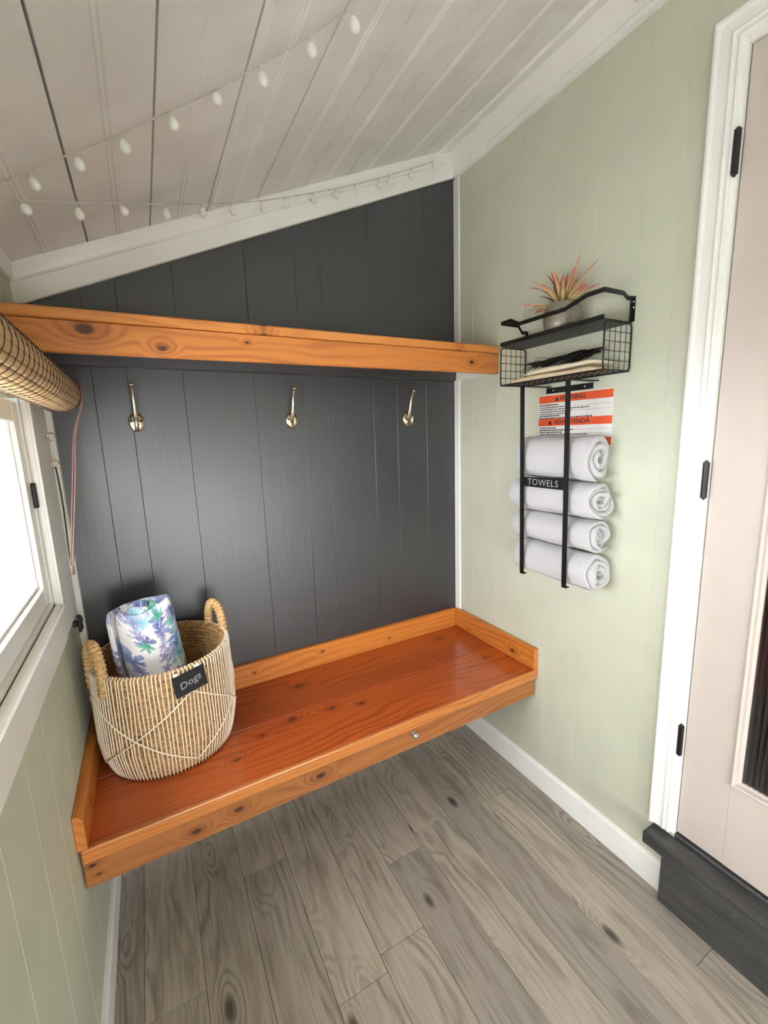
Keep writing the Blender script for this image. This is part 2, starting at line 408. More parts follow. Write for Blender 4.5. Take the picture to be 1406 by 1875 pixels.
# right wall crown
t2 = prism('trim_2', [(0, -.016, 2.500), (-.012, -.016, 2.500), (-.014, -.016, 2.506), (-.014, -.016, 2.522), (-.018, -.016, 2.526),
                      (-.060, -.016, 2.570), (-.075, -.016, 2.574), (-.080, -.016, zceil(-.08)-.001), (0, -.016, zceil(0)-.001)], (0, YR+.02, 0), M_white)
tag(t2, 'white crown moulding along the top of the green wall', kind='structure')
prism('moulding', [(-.062, -.017, zceil(-.075)-.010), (-.100, -.017, zceil(-.1)-.012), (-.104, -.017, zceil(-.104)-.001), (-.06, -.017, zceil(-.06)-.001)], (0, YR+.02, 0), M_white, t2)
prism('lower_bead', [(-.0142, -.017, 2.501), (-.020, -.017, 2.503), (-.022, -.017, 2.510), (-.020, -.017, 2.520), (-.0142, -.017, 2.523)], (0, YR+.02, 0), M_white, t2)
# left wall / ceiling bead
t3 = prism('trim_3', [(XU, -.04, zl-.045), (XU+.012, -.04, zl-.045), (XU+.016, -.04, zl-.03), (XU+.016, -.04, zceil(XU+.016)-.001), (XU, -.04, zl-.001)], (0, YR+.04, 0), M_white)
tag(t3, 'thin white trim where the ceiling meets the left wall', kind='structure')
# corner strips
t4 = box('trim_4', -.009, -.0003, -.040, -.0003, .515, sl(0, .112), M_white, bevel=.003); tag(t4, 'thin white strip in the right corner of the charcoal wall', kind='structure')
t5 = box('trim_5', -W+.0003, -W+.018, -.030, -.0003, .605, ZU-.004, M_white, bevel=.003); tag(t5, 'white strip in the left corner of the charcoal wall', kind='structure')
# baseboards
b1 = prism('baseboard_right', [(-.0003, 0, 0.0003), (-.013, 0, 0.0003), (-.013, 0, .092), (-.008, 0, .100), (-.0003, 0, .102)], (0, -1.04, 0), M_white); tag(b1, kind='structure')
b2 = prism('baseboard_left', [(-W+.0003, 0, 0.0003), (-W+.013, 0, 0.0003), (-W+.013, 0, .082), (-W+.008, 0, .092), (-W+.0003, 0, .094)], (0, YR, 0), M_white); tag(b2, kind='structure')
b3 = box('baseboard_back', -W+.013, -.013, -.013, -.0003, .0003, .10, M_white, bevel=.002); tag(b3, kind='structure')

# ------------------------------------------------------------------ windows in the left wall
def window(idx, ya, yb, label):
    w = thing('window_%d' % idx, (-W, (ya+yb)/2, WZ0), label, None); w['kind'] = 'structure'
    X = -W
    oy = ya+.20 if idx == 1 else ya+.10       # outer edge of the wide casing next to the corner
    box('casing', X, X+.014, ya-.012, oy, WZ0-.092, ZU-.003, M_white, w, .003)
    box('casing', X, X+.014, yb-.10, yb+.012, WZ0-.092, ZU-.003, M_white, w, .003)
    box('casing', X, X+.018, yb+.0125, ya-.0125, WZ0-.092, WZ0+.004, M_white, w, .004)
    box('casing', X, X+.014, yb+.0125, ya-.0125, WZ1, ZU-.003, M_white, w, .003)
    # raised bead on the inner side of the casing
    box('casing_bead', X+.0142, X+.019, ya-.010, ya+.006, WZ0-.02, WZ1, M_white, w, .002)
    box('casing_bead', X+.0182, X+.024, yb+.02, ya-.011, WZ0-.016, WZ0+.002, M_white, w, .003)
    # jamb lining of the opening
    box('jamb', X-.115, X-.0005, ya-.014, ya-.0002, WZ0+.0045, WZ1-.0005, M_white, w, .001)
    box('jamb', X-.115, X-.0005, yb+.0002, yb+.014, WZ0+.0045, WZ1-.0005, M_white, w, .001)
    box('sill', X-.115, X-.0005, yb+.0145, ya-.0145, WZ0+.0002, WZ0+.014, M_white, w, .002)
    # sash
    s0, s1, z0, z1, f = yb+.018, ya-.018, WZ0+.018, WZ1-.01, .048
    xo, xi = X-.034, X-.004
    sash = box('sash', xo, xi, s1-f, s1, z0, z1, M_white, w, .003)
    box('sash', xo, xi, s0, s0+f, z0, z1, M_white, w, .003)
    box('sash', xo, xi, s0+f, s1-f, z0, z0+f, M_white, w, .003)
    box('sash', xo, xi, s0+f, s1-f, z1-f, z1, M_white, w, .003)
    box('glazing_bead', xo+.004, xi-.010, s1-f-.010, s1-f, z0+f, z1-f, M_white, w, .003)
    box('glazing_bead', xo+.004, xi-.010, s0+f, s1-f-.010, z0+f, z0+f+.010, M_white, w, .003)
    box('pane', X-.022, X-.019, s0+f, s1-f-.0105, z0+f+.0105, z1-f, M_pane, w, 0)
    # outer storm frame
    for a in ((s1-.075, s1, z0, z1), (s0, s0+.075, z0, z1), (s0+.0755, s1-.0755, z0, z0+.075), (s0+.0755, s1-.0755, z1-.075, z1)):
        box('storm_frame', X-.105, X-.080, a[0], a[1], a[2], a[3], M_white, w, .003)
    if idx == 1:
        c = box('latch', X-.0035, X+.006, s1-.006, s1+.006, 1.305, 1.365, M_black, w, .002); tag(c, 'small black window latch')
    portal('sky_portal', (X-T-.02, (ya+yb)/2, (WZ0+WZ1)/2), yb-ya if yb > ya else ya-yb, WZ1-WZ0, (1, 0, 0))
    o = bpy.context.scene.objects[-1] if False else None
    return w
window(1, WIN[0][0], WIN[0][1], 'white wooden window beside the bench with wide casing')
window(2, WIN[1][0], WIN[1][1], 'white wooden window further along the left wall')
ground = box('ground', -14, 8, -16, 10, -.30, -.20, M_exterior, bevel=0); tag(ground, 'pale ground outside the windows', kind='structure')

# ------------------------------------------------------------------ door, casing, step
door = thing('door_1', (0, DY0, .235), 'taupe door with fluted glass and black hinges in white casing', None); door['kind'] = 'structure'
box('jamb', -.004, BT+T, DY0-.0005, DY0+.012, DZ0+.03, DZ1, M_white, door, .001)
box('jamb', -.004, BT+T, DY1-.012, DY1+.0005, DZ0+.03, DZ1, M_white, door, .001)
box('jamb', -.004, BT+T, DY1+.001, DY0-.001, DZ1-.012, DZ1+.004, M_white, door, .001)
# casing: stepped moulding profile, outer edge to inner edge
CPF = [(.0, 0.0), (.0, .020), (.003, .023), (.008, .023), (.011, .019), (.014, .017), (.034, .014), (.036, .017), (.040, .018), (.043, .014), (.047, .013), (.052, .016), (.056, .014), (.058, .010), (.060, 0.0)]
CY = -.986
pts = [(-d-.0003, CY-s, .234) for s, d in CPF]
zc_top = 2.352
def mitre(p_a, p_b, parent):
    bm = bmesh.new(); n = len(p_a)
    a = [bm.verts.new(p) for p in p_a]; b = [bm.verts.new(p) for p in p_b]
    for i in range(n): bm.faces.new((a[i], b[i], b[(i+1) % n], a[(i+1) % n]))
    bm.faces.new(a[::-1]); bm.faces.new(b)
    return from_bm('casing', bm, M_white, parent)
mitre(pts, [(-d-.0003, CY-s, zc_top-s) for s, d in CPF], door)
mitre([(-d-.0003, CY-s, zc_top-s) for s, d in CPF], [(-d-.0003, DY1-.066+s, zc_top-s) for s, d in CPF], door)
mitre([(-d-.0003, DY1-.066+s, .234) for s, d in CPF], [(-d-.0003, DY1-.066+s, zc_top-s) for s, d in CPF], door)
# leaf with the glass opening
GX0, GX1 = .006, .046; LY0, LY1, LZ0, LZ1 = DY0-.003, DY1+.003, .238, DZ1-.015
GY0, GY1, GZ0, GZ1 = -1.172, -1.775, .488, 2.12
bm = bmesh.new()
bm_box(bm, GX0, GX1, GY0, LY0, LZ0, LZ1, .0015); bm_box(bm, GX0, GX1, LY1, GY1, LZ0, LZ1, .0015)
leaf = from_bm('stile', bm, M_taupe, door)
box('rail', GX0, GX1, GY1, GY0, LZ0, GZ0, M_taupe, door, .0008); box('rail', GX0, GX1, GY1, GY0, GZ1, LZ1, M_taupe, door, .0008)
def gbead(a, b, vert):
    pr = [(.0, .0), (-.006, .001), (-.008, .005), (-.004, .010), (.004, .013), (.008, .018), (.012, .020), (.02, .020), (.02, 0)]
    return pr
for (s, va) in ((1, GY0), (-1, GY1)):
    prism('glazing_bead', [(GX0+d, va-s*k, GZ0) for d, k in gbead(0, 0, 0)], (0, 0, GZ1-GZ0), M_taupe, door)
for (s, va) in ((1, GZ0), (-1, GZ1)):
    prism('glazing_bead', [(GX0+d, GY0-.0005, va+s*k) for d, k in gbead(0, 0, 0)], (0, GY1-GY0+.001, 0), M_taupe, door)
# fluted glass: ribs are real relief
bm = bmesh.new(); n = 48; ya, yb = GY0-.018, GY1+.018; F = []; Bk = []
per = 6
for i in range(n*per+1):
    y = ya+(yb-ya)*i/(n*per); d = .0028*abs(math.sin(math.pi*i/per))
    F.append((bm.verts.new((GX0+.012-d, y, GZ0+.018)), bm.verts.new((GX0+.012-d, y, GZ1-.018))))
    Bk.append((bm.verts.new((GX0+.018, y, GZ0+.018)), bm.verts.new((GX0+.018, y, GZ1-.018))))
for i in range(n*per):
    bm.faces.new((F[i][0], F[i+1][0], F[i+1][1], F[i][1])); bm.faces.new((Bk[i][0], Bk[i][1], Bk[i+1][1], Bk[i+1][0]))
    bm.faces.new((F[i][0], Bk[i][0], Bk[i+1][0], F[i+1][0])); bm.faces.new((F[i][1], F[i+1][1], Bk[i+1][1], Bk[i][1]))
bm.faces.new((F[0][0], F[0][1], Bk[0][1], Bk[0][0])); bm.faces.new((F[-1][0], Bk[-1][0], Bk[-1][1], F[-1][1]))
fg = from_bm('pane', bm, M_flute, door, True); tag(fg, 'dark fluted glass pane')
for zc_ in (2.064, 1.307, .550):
    h = lathe('hinge', [(0, -.052), (.003, -.051), (.003, -.0475), (.0075, -.046), (.0075, -.016), (.0068, -.0155), (.0068, -.0145), (.0075, -.014), (.0075, .014), (.0068, .0145), (.0068, .0155), (.0075, .016), (.0075, .046), (.003, .0475), (.003, .051), (0, .052)],
              (-.010, -1.049, zc_), M_iron, door, n=14, smooth=False)
    tag(h, 'black barrel hinge')
    box('leaf_plate', -.0068, -.0045, -1.049+.002, -1.049+.016, zc_-.045, zc_+.045, M_iron, h, .0005)
# hall beyond the door
bm = bmesh.new(); hx = 1.3
for a in ((BT+T+.001, hx, DY0+.25, DY0+.30, -.06, 2.6), (BT+T+.001, hx, DY1-.30, DY1-.25, -.06, 2.6), (hx, hx+.05, DY1-.30, DY0+.30, -.06, 2.6),
          (BT+T+.001, hx, DY1-.25, DY0+.25, 2.55, 2.6), (BT+T+.001, hx, DY1-.25, DY0+.25, .14, .19)): bm_box(bm, *a)
hl = from_bm('wall_hall', bm, M_hall); tag(hl, 'dark hall beyond the glass of the door', kind='structure')
bm = bmesh.new(); P1 = []
for i in range(41):
    y = DY0+.2-1.2*i/40; P1.append((.50+.02*math.sin(i*1.3), y))
bm_prism(bm, [(x, y, .90) for x, y in P1]+[(x+.02, y, .90) for x, y in P1[::-1]], (0, 0, 1.64))  # wavy panel added in the hall so the glass shows dark red
cu = from_bm('hall_red_panel', bm, M_red); tag(cu, 'dark red panel added behind the fluted door glass to tint it', 'curtain')

st = thing('door_step', (-.03, -1.45, 0), 'charcoal painted wooden step below the taupe door', 'step')
box('riser', -.042, -.0005, DY1-.1, -1.0405, .0005, .180, M_step, st, .003)
box('tread', -.062, BT+.045, DY1-.12, -.990, .1805, .2195, M_step, st, .005) if False else None
bm = bmesh.new(); bm_box(bm, -.062, -.0005, DY1-.12, -.992, .1805, .2205, .005, 2); from_bm('tread', bm, M_step, st)
box('threshold', .0, BT+T, DY1+.001, DY0-.001, .2005, .2300, M_step, st, .002)

# ------------------------------------------------------------------ pine materials
ORANGE_L, ORANGE_D = (214, 146, 70), (172, 96, 36)
M_beam = wood('honey_pine_beam', (190, 118, 54), (142, 74, 26), 'x', ('z', 'y'), freq=260, warp=6, seed=2.0, coat=.25,
              knots=[(-1.375, 1.735, .015), (-1.205, 1.700, .0085), (-.14, 1.715, .0075), (-.98, 1.73, .004)])
M_shelf = wood('honey_pine_shelf', (198, 128, 62), (154, 84, 32), 'x', ('y', 'z'), freq=200, warp=6, seed=5.0, coat=.25,
               knots=[(-.93, -.276, .009), (-.2, -.276, .008)])
M_seat1 = wood('red_stained_pine_back', (176, 80, 30), (112, 40, 12), 'x', ('y', 'z'), freq=260, warp=8, seed=11.0, rough=.3, coat=.45,
               knots=[(-.86, -.12, .013), (-.17, -.09, .010)], blotch=(176, 84, 34), knotcol=(92, 40, 16))
M_seat2 = wood('red_stained_pine_front', (192, 90, 34), (124, 46, 13), 'x', ('y', 'z'), freq=260, warp=8, seed=17.0, rough=.3, coat=.45,
               knots=[(-.80, -.315, .009), (-.70, -.345, .008), (-.94, -.305, .010), (-1.05, -.33, .006), (-.11, -.335, .006), (-1.14, -.40, .007)],
               blotch=(186, 92, 38), knotcol=(96, 42, 16))
M_rail = wood('golden_pine_rail', (198, 120, 48), (152, 80, 26), 'x', ('z', 'y'), freq=240, warp=6, seed=21.0, coat=.3,
              knots=[(-.72, .57, .005), (-1.0, .56, .004), (-.4, .545, .004)])
M_railr = wood('golden_pine_end', (198, 122, 50), (154, 82, 28), 'y', ('z', 'x'), freq=240, warp=6, seed=25.0, coat=.3, knots=[(-.40, .545, .008), (-.12, .53, .004)])
M_apron = wood('brown_pine_apron', (160, 100, 50), (116, 64, 26), 'x', ('z', 'y'), freq=230, warp=7, seed=31.0, coat=.2,
               knots=[(-1.50, .455, .006), (-1.49, .425, .004), (-.92, .437, .010), (-1.16, .440, .009), (-1.27, .428, .009)])

# ------------------------------------------------------------------ shelf above the hooks
SY, SZ1, SZ0 = -.2796, 1.782, 1.677
sh = thing('wall_shelf', (-W/2, -.14, SZ0), 'long honey pine shelf with a deep front board above the coat hooks', 'shelf')
box('front_board', XU+.0005, -.0005, SY, SY+.022, SZ0, 1.7545, M_beam, sh, .003)
box('shelf_board', XU+.0005, -.0005, SY-.004, -.0005, 1.7555, SZ1, M_shelf, sh, .004)
c = box('cleat', XU+.0205, -.0005, -.028, -.0005, 1.683, 1.7548, M_dark, sh, .003); tag(c, 'charcoal painted cleat under the shelf')
c = box('side_ledger', -.020, -.0005, SY+.0225, -.0285, 1.681, 1.7548, M_white, sh, .002); tag(c, 'white painted ledger')
c = box('side_ledger', XU+.0005, XU+.020, SY+.0225, -.0005, 1.681, 1.7548, M_white, sh, .002); tag(c, 'white painted ledger')

# ------------------------------------------------------------------ bench
BD, BZ = -.519, .510
be = thing('wall_bench', (-W/2, -.26, .395), 'wall-mounted orange stained pine bench with low rails', 'bench')
box('seat_plank', -W+.006, -.002, -.2712, -.0005, BZ-.038, BZ, M_seat1, be, .003, 2)
box('seat_plank', -W+.006, -.002, BD+.0125, -.2752, BZ-.038, BZ-.0006, M_seat2, be, .0015)
M_edge = wood('honey_pine_edge', (192, 120, 56), (146, 78, 30), 'x', ('z', 'y'), freq=300, warp=7, seed=52.0, coat=.3)
box('front_edging', -W+.006, -.002, BD, BD+.0123, BZ-.038, BZ, M_edge, be, .004, 2)
box('back_rail', -W+.0225, -.0225, -.0215, -.0005, BZ+.0003, .601, M_rail, be, .002)
box('end_rail', -.0215, -.0005, BD+.001, -.014, BZ+.0003, .601, M_railr, be, .003)
prism('end_rail', [(-W+.0005, BD+.001, BZ+.0003), (-W+.0215, BD+.001, BZ+.0003), (-W+.0215, BD+.001, .588), (-W+.010, BD+.001, .602), (-W+.0005, BD+.001, .602)], (0, -BD-.0315, 0), M_railr, be, .0015)
box('apron', -W+.004, -.006, -.509, -.474, .395, BZ-.0385, M_apron, be, .003)
lathe('knob', [(0, .020), (.006, .0195), (.0105, .015), (.0115, .011), (.009, .007), (.005, .004), (.005, .0), (.009, -.0005), (.009, -.002), (0, -.002)], (-.585, -.5112, .449), M_steel, be, axis=(0, -1, 0), n=20)

# ------------------------------------------------------------------ coat hooks
def coat_hook(x, label):
    z = 1.518
    t = thing('coat_hook', (x, 0, z), label, 'hook', 'coat hooks on the charcoal wall')
    bm = bmesh.new()
    prof = [(0, .0075), (.55, .0070), (.82, .0052), (.96, .0028), (1, .0003)]
    n = 28; rings = []
    for r, h in prof:
        rings.append([bm.verts.new((x+.0235*r*math.cos(2*math.pi*k/n), -h, z+.031*r*math.sin(2*math.pi*k/n))) for k in range(n)] if r > 0 else [bm.verts.new((x, -h, z))])
    for a, b in zip(rings, rings[1:]):
        for k in range(n):
            if len(a) == 1: bm.faces.new((a[0], b[k], b[(k+1) % n]))
            else: bm.faces.new((a[k], a[(k+1) % n], b[(k+1) % n], b[k]))
    bm.faces.new(rings[-1])
    pl = from_bm('backplate', bm, M_nickel, t, True)
    for s in (-1, 1):
        lathe('screw', [(0, .0030), (.0030, .0025), (.0038, .0008), (.0038, 0)], (x+s*.0135, -.0068, z+.004), M_iron, pl, (0, -1, 0), 10)
    path = smooth_path([(x, -.006, z+.004), (x, -.016, z+.022), (x, -.026, z+.050), (x, -.034, z+.078), (x, -.046, z+.100), (x, -.054, z+.110)], 5)
    tube('upper_arm', path, .005, M_nickel, t, 10, rfun=lambda s: .0085-.0045*min(1, s*1.6))
    lathe('tip', [(0, -.004), (.0055, -.003), (.0068, 0), (.0068, .003), (.0045, .0055), (0, .006)], (x, -.055, z+.1115), M_nickel, t, (0, -.55, .83), 14)
    path = smooth_path([(x, -.006, z-.006), (x, -.016, z-.020), (x, -.029, z-.024), (x, -.038, z-.012), (x, -.040, z+.004)], 5)
    tube('lower_arm', path, .005, M_nickel, t, 10, rfun=lambda s: .0075-.0025*s)
    lathe('tip', [(0, -.002), (.0055, -.001), (.006, .002), (.004, .005), (0, .0055)], (x, -.040, z+.005), M_nickel, t, (0, -.1, 1), 14)
coat_hook(-1.290, 'nickel double coat hook nearest the window, above the basket')
coat_hook(-.776, 'nickel double coat hook in the middle of the charcoal wall')
coat_hook(-.262, 'nickel double coat hook nearest the green wall')

# ------------------------------------------------------------------ rolled textiles
def roll(name, center, axis, up, r0, r1, turns, length, mat, sx=1.0, sz=1.0, jag=.004, wob=.004, seed=0, fill=.9, a0=0.0, lean=0.0, endround=None):
    """a sheet rolled into a spiral: a rounded strip swept along the spiral"""
    ax = Vector(axis).normalized(); w = Vector(up); w = (w-ax*w.dot(ax)).normalized(); u = w.cross(ax)
    c = Vector(center); th = (r1-r0)/turns*fill; n = int(turns*34); bm = bmesh.new(); rows = []
    e = endround or th/2
    for i in range(n+1):
        t = i/n; ang = a0+t*turns*2*math.pi; r = r0+(r1-r0)*t
        hl = length/2+jag*noise.noise((ang*.6+seed, seed*1.7, 0))*2
        hl2 = length/2+jag*noise.noise((ang*.6+seed, seed*1.7, 9))*2
        tk = th*(.25+.75*min(1, (1-t)*n/4, t*n/3+.3))
        loop = []
        K = 9
        for k in range(K): loop.append((-(hl-e)+(hl+hl2-2*e)*k/(K-1), tk/2))
        for k in range(1, 5): a = math.pi/2-math.pi*k/5; loop.append((hl2-e+e*math.cos(a), tk/2*math.sin(a)))
        for k in range(K): loop.append((hl2-e-(hl+hl2-2*e)*k/(K-1), -tk/2))
        for k in range(1, 5): a = -math.pi/2-math.pi*k/5; loop.append((-(hl-e)+e*math.cos(a), tk/2*math.sin(a)))
        row = []
        for s, o in loop:
            rr = r+o
            p = u*(math.cos(ang)*rr*sx)+w*(math.sin(ang)*rr*sz)
            nv = noise.noise((math.cos(ang)*1.6+seed, math.sin(ang)*1.6, s*9))*wob*(.3+.7*t)
            p = p*(1+nv/max(r1, .01))+ax*s+w*(lean*s)
            row.append(bm.verts.new(c+p))
        rows.append(row)
    m = len(rows[0])
    for a, b in zip(rows, rows[1:]):
        for k in range(m): bm.faces.new((a[k], a[(k+1) % m], b[(k+1) % m], b[k]))
    bm.faces.new(rows[0][::-1]); bm.faces.new(rows[-1])
    return from_bm(name, bm, mat, None, True)

def terry(name, rgb):
    t = NT(name); o, x, y, z = t.coords(); n1 = t.noise(o, 420, 2, .7); n2 = t.noise(o, 60, 2)
    t.bump(t.math('ADD', n1, t.math('MULTIPLY', n2, .6)), .9, .004)
    c = lin(rgb); col = t.mix(n1, tuple(v*.93 for v in c[:3])+(1,), c)
    t.b.inputs['Sheen Weight'].default_value = .25
    return t.out(col, .95, .1)
M_terry = terry('white_terry', (212, 211, 214))

# ------------------------------------------------------------------ black wire shelf on the green wall
RYA, RYB, RXF = -.422, -.822, -.130
RZB, RZT, RZP = 1.612, 1.745, 1.757
rk = thing('wire_wall_shelf', (0, (RYA+RYB)/2, RZB), 'black metal wall shelf with wire basket ends and curved top rail', 'wall shelf')
box('top_plate', RXF, -.0015, RYB, RYA, RZP-.012, RZP-.009, M_black, rk, .0008)
box('plate_lip', RXF-.0015, RXF-.0001, RYB, RYA, RZP-.012, RZP+.001, M_black, rk, .0003)
for y in (RYA, RYB):
    bm = bmesh.new()
    # rounded rectangular frame of round bar in the x-z plane
    P = []; rc = .012; x0, x1 = RXF+.003, -.005; z0, z1 = RZB, RZT-.003
    for cx_, cz_, a0 in ((x1-rc, z1-rc, 0), (x0+rc, z1-rc, 90), (x0+rc, z0+rc, 180), (x1-rc, z0+rc, 270)):
        for k in range(5): a = math.radians(a0+22.5*k); P.append((cx_+rc*math.cos(a), y, cz_+rc*math.sin(a)))
    bm_tube(bm, P, .0025, 6, True)
    pn = from_bm('end_frame', bm, M_black, rk, True)
    bm = bmesh.new()
    for k in range(1, 5): x = x0+(x1-x0)*k/5; bm_tube(bm, [(x, y, z0), (x, y, z1)], .0011, 5)
    for k in range(1, 5): z = z0+(z1-z0)*k/5; bm_tube(bm, [(x0, y, z), (x1, y, z)], .0011, 5)
    g = from_bm('end_grid', bm, M_black, pn); tag(g, kind='stuff')
bm = bmesh.new()
for x in (RXF+.003, -.005): bm_tube(bm, [(x, RYA, RZB), (x, RYB, RZB)], .0025, 6)
from_bm('floor_rod', bm, M_black, rk)
bm = bmesh.new()
for k in range(1, 5): x = RXF+.003+(RXF*-1-.008)*k/5; bm_tube(bm, [(x, RYA, RZB), (x, RYB, RZB)], .0011, 5)
for k in range(1, 16): y = RYA+(RYB-RYA)*k/16; bm_tube(bm, [(RXF+.003, y, RZB), (-.005, y, RZB)], .0011, 5)
g = from_bm('floor_grid', bm, M_black, rk); tag(g, kind='stuff')
# flat-bar rail round the top: up at the corners, lower along the middle
RP = [(-.004, RYA-.004, 1.800), (-.030, RYA-.004, 1.800), (-.050, RYA-.004, 1.822), (RXF, RYA-.004, 1.822), (RXF, RYA-.050, 1.822), (RXF, RYA-.086, 1.803),
      (RXF, -.690, 1.803), (RXF, -.765, 1.822), (RXF, RYB+.004, 1.822), (-.045, RYB+.004, 1.822), (-.026, RYB+.004, 1.812), (-.004, RYB+.004, 1.812)]
bm = bmesh.new(); rows = []
for i, p in enumerate(RP):
    p = Vector(p); onx = i <= 2 or i >= 9
    n_ = Vector((0, 1, 0)) if onx else Vector((1, 0, 0))
    if i in (3, 8): n_ = Vector((1, -1 if i == 3 else 1, 0)).normalized()*1.3
    h = .0062
    rows.append([bm.verts.new(p+n_*.0013+Vector((0, 0, h))), bm.verts.new(p-n_*.0013+Vector((0, 0, h))), bm.verts.new(p-n_*.0013-Vector((0, 0, h))), bm.verts.new(p+n_*.0013-Vector((0, 0, h)))])
for a, b in zip(rows, rows[1:]):
    for k in range(4): bm.faces.new((a[k], a[(k+1) % 4], b[(k+1) % 4], b[k]))
bm.faces.new(rows[0]); bm.faces.new(rows[-1][::-1])
from_bm('rail', bm, M_black, rk)
for y, zt in ((RYA-.004, 1.806), (RYB+.004, 1.818)):
    br = box('bracket', -.012, -.0008, y-.0015, y+.0015, RZP-.010, zt, M_black, rk, .0004)
    pl = box('mount_tab', -.0032, -.0008, y-.009 if y < -.6 else y-.002, y+.002 if y < -.6 else y+.009, RZP-.008, zt, M_black, rk, .0004)
    for z in (RZP+.030, RZP+.046):
        lathe('screw', [(0, .0018), (.0028, .0012), (.0032, 0)], (-.0032, y-.004 if y < -.6 else y+.004, z), M_steel, pl, (-1, 0, 0), 10)

# ------------------------------------------------------------------ towel holder below it
th = thing('towel_holder', (0, -.63, .94), 'black metal towel holder with two straps and a lettered crossbar', 'towel holder')
PX = RXF-.006
def strap(y, yb):
    bm = bmesh.new(); hw = .0085
    for a, b, za, zb_ in ((y, yb, 1.598, .946),):
        v = [bm.verts.new(p) for p in ((PX, a-hw, za), (PX, a+hw, za), (PX, b+hw, zb_), (PX, b-hw, zb_))]
        w = [bm.verts.new(p.co+Vector((.003, 0, 0))) for p in v]
        bm.faces.new(v); bm.faces.new(w[::-1])
        for k in range(4): bm.faces.new((v[k], w[k], w[(k+1) % 4], v[(k+1) % 4]))
    s_ = from_bm('strap', bm, M_black, th)
    box('top_arm', PX+.0032, -.0015, y-hw, y+hw, 1.5955, 1.5985, M_black, s_, .0004)
    box('foot', PX, PX+.018, yb-hw, yb+hw, .9425, .9455, M_black, s_, .0004)
strap(-.534, -.549); strap(-.716, -.729)
mb = box('mount_bar', -.0035, -.0008, -.705, -.520, 1.575, 1.5945, M_black, th, .0005)
for y in (-.55, -.675):
    lathe('screw', [(0, .0018), (.0028, .0012), (.0032, 0)], (-.0035, y, 1.585), M_steel, mb, (-1, 0, 0), 10)
cb = box('crossbar', PX+.0002, PX+.0028, -.7125, -.5505, 1.2605, 1.2935, M_black, th, .0004)

def text(name, body, size, mat, parent, loc, rot, extrude=.0003, shear=0.0, align='CENTER', font_space=1.0, bold=0.0):
    cu = bpy.data.curves.new(name, 'FONT'); cu.body = body; cu.size = size; cu.extrude = extrude; cu.align_x = align; cu.align_y = 'CENTER'
    cu.space_character = font_space; cu.shear = shear; cu.resolution_u = 3; cu.offset = bold
    o = bpy.data.objects.new(name, cu); COL.objects.link(o); o.matrix_world = Matrix.Translation(loc) @ rot
    bpy.context.view_layer.update()
    me = bpy.data.meshes.new_from_object(o.evaluated_get(bpy.context.evaluated_depsgraph_get()))
    me.transform(o.matrix_world); bpy.data.objects.remove(o); bpy.data.curves.remove(cu)
    me.materials.clear(); me.materials.append(mat)
    return link(bpy.data.objects.new(name, me), parent)
# a surface facing -x: text x axis runs along -y, text y axis along +z
ROTX = Matrix(((0, 0, -1, 0), (-1, 0, 0, 0), (0, 1, 0, 0), (0, 0, 0, 1)))
M_letter = plain('pale_grey_lettering', (150, 150, 150), .6)
l = text('lettering', 'TOWELS', .031, M_letter, cb, (PX-.0001, -.631, 1.2768), ROTX, font_space=1.08); tag(l, 'pale cut-out word TOWELS')

# ------------------------------------------------------------------ towels
GT = 'rolled white towels in the black holder'
TD = [  # z, y centre, r, length, turns, squash
    (1.358, -.640, .066, .300, 2.6, .93, 1.12, 'rolled white towel at the top of the holder, loosely folded', 3, .6),
    (1.228, -.640, .061, .330, 3.4, .98, .98, 'rolled white towel second from the top, just below the lettered crossbar', 8, 2.2),
    (1.117, -.640, .058, .325, 3.2, 1.02, .94, 'rolled white towel third from the top in the black holder', 15, 4.2),
    (.997, -.652, .064, .310, 2.8, .95, 1.00, 'rolled white towel at the bottom of the holder, below the strap ends', 21, 5.3)]
for z, y, r, L, tu, sx, sz, lab, sd, a0 in TD:
    o = roll('rolled_towel', (-.0655, y, z), (0, -1, 0), (0, 0, 1), .010, r-.005, tu, L, M_terry, sx, sz, jag=.012, wob=.007, seed=sd, fill=.92, a0=a0, lean=0)
    tag(o, lab, 'towel', GT)

# ------------------------------------------------------------------ warning sign
M_paper = plain('white_sign_plastic', (226, 224, 222), .4, bstr=.02)
M_orange = plain('orange_print', (206, 80, 38), .45, bstr=.02)
M_ink = plain('black_print', (34, 30, 30), .5, bstr=.02)
sg = thing('warning_sign', (0, -.632, 1.32), 'white warning sign with orange header bars behind the towels', 'sign')
box('panel', -.0012, -.0003, -.776, -.488, 1.325, 1.572, M_paper, sg, .0002)
for k, (za, zb_) in enumerate(((1.543, 1.5685), (1.463, 1.488), (1.397, 1.422))):
    hb = box('header_bar', -.0015, -.0012, -.7755, -.4885, za, zb_, M_orange, sg, 0)
    if k < 2:
        text('lettering', ('WARNING', 'ADVERTENCIA')[k], .021, M_ink, hb, (-.0019, -.628, (za+zb_)/2), ROTX, .0002, bold=.0004)
        zc2 = (za+zb_)/2; yt = -.628+(.062 if k == 0 else .088)
        prism('warning_triangle', [(-.0020, yt+.009, zc2-.008), (-.0020, yt-.009, zc2-.008), (-.0020, yt, zc2+.008)], (.0003, 0, 0), M_ink, hb)
bm = bmesh.new(); rr = random.Random(4)
def textblock(z, z_end):
    while z > z_end:
        y = -.492; bold = rr.random() < .5; end = -.492-(rr.uniform(.06, .22))
        while y > end:
            w = rr.uniform(.004, .013); bm_box(bm, -.0014, -.0012, y-w, y, z-.0042, z-(0 if bold else .001)); y -= w+.0022
        z -= .0076
textblock(1.538, 1.492); textblock(1.458, 1.43)
o = from_bm('fine_print', bm, M_ink, sg); tag(o, 'lines of small black print', kind='stuff')
bm = bmesh.new()
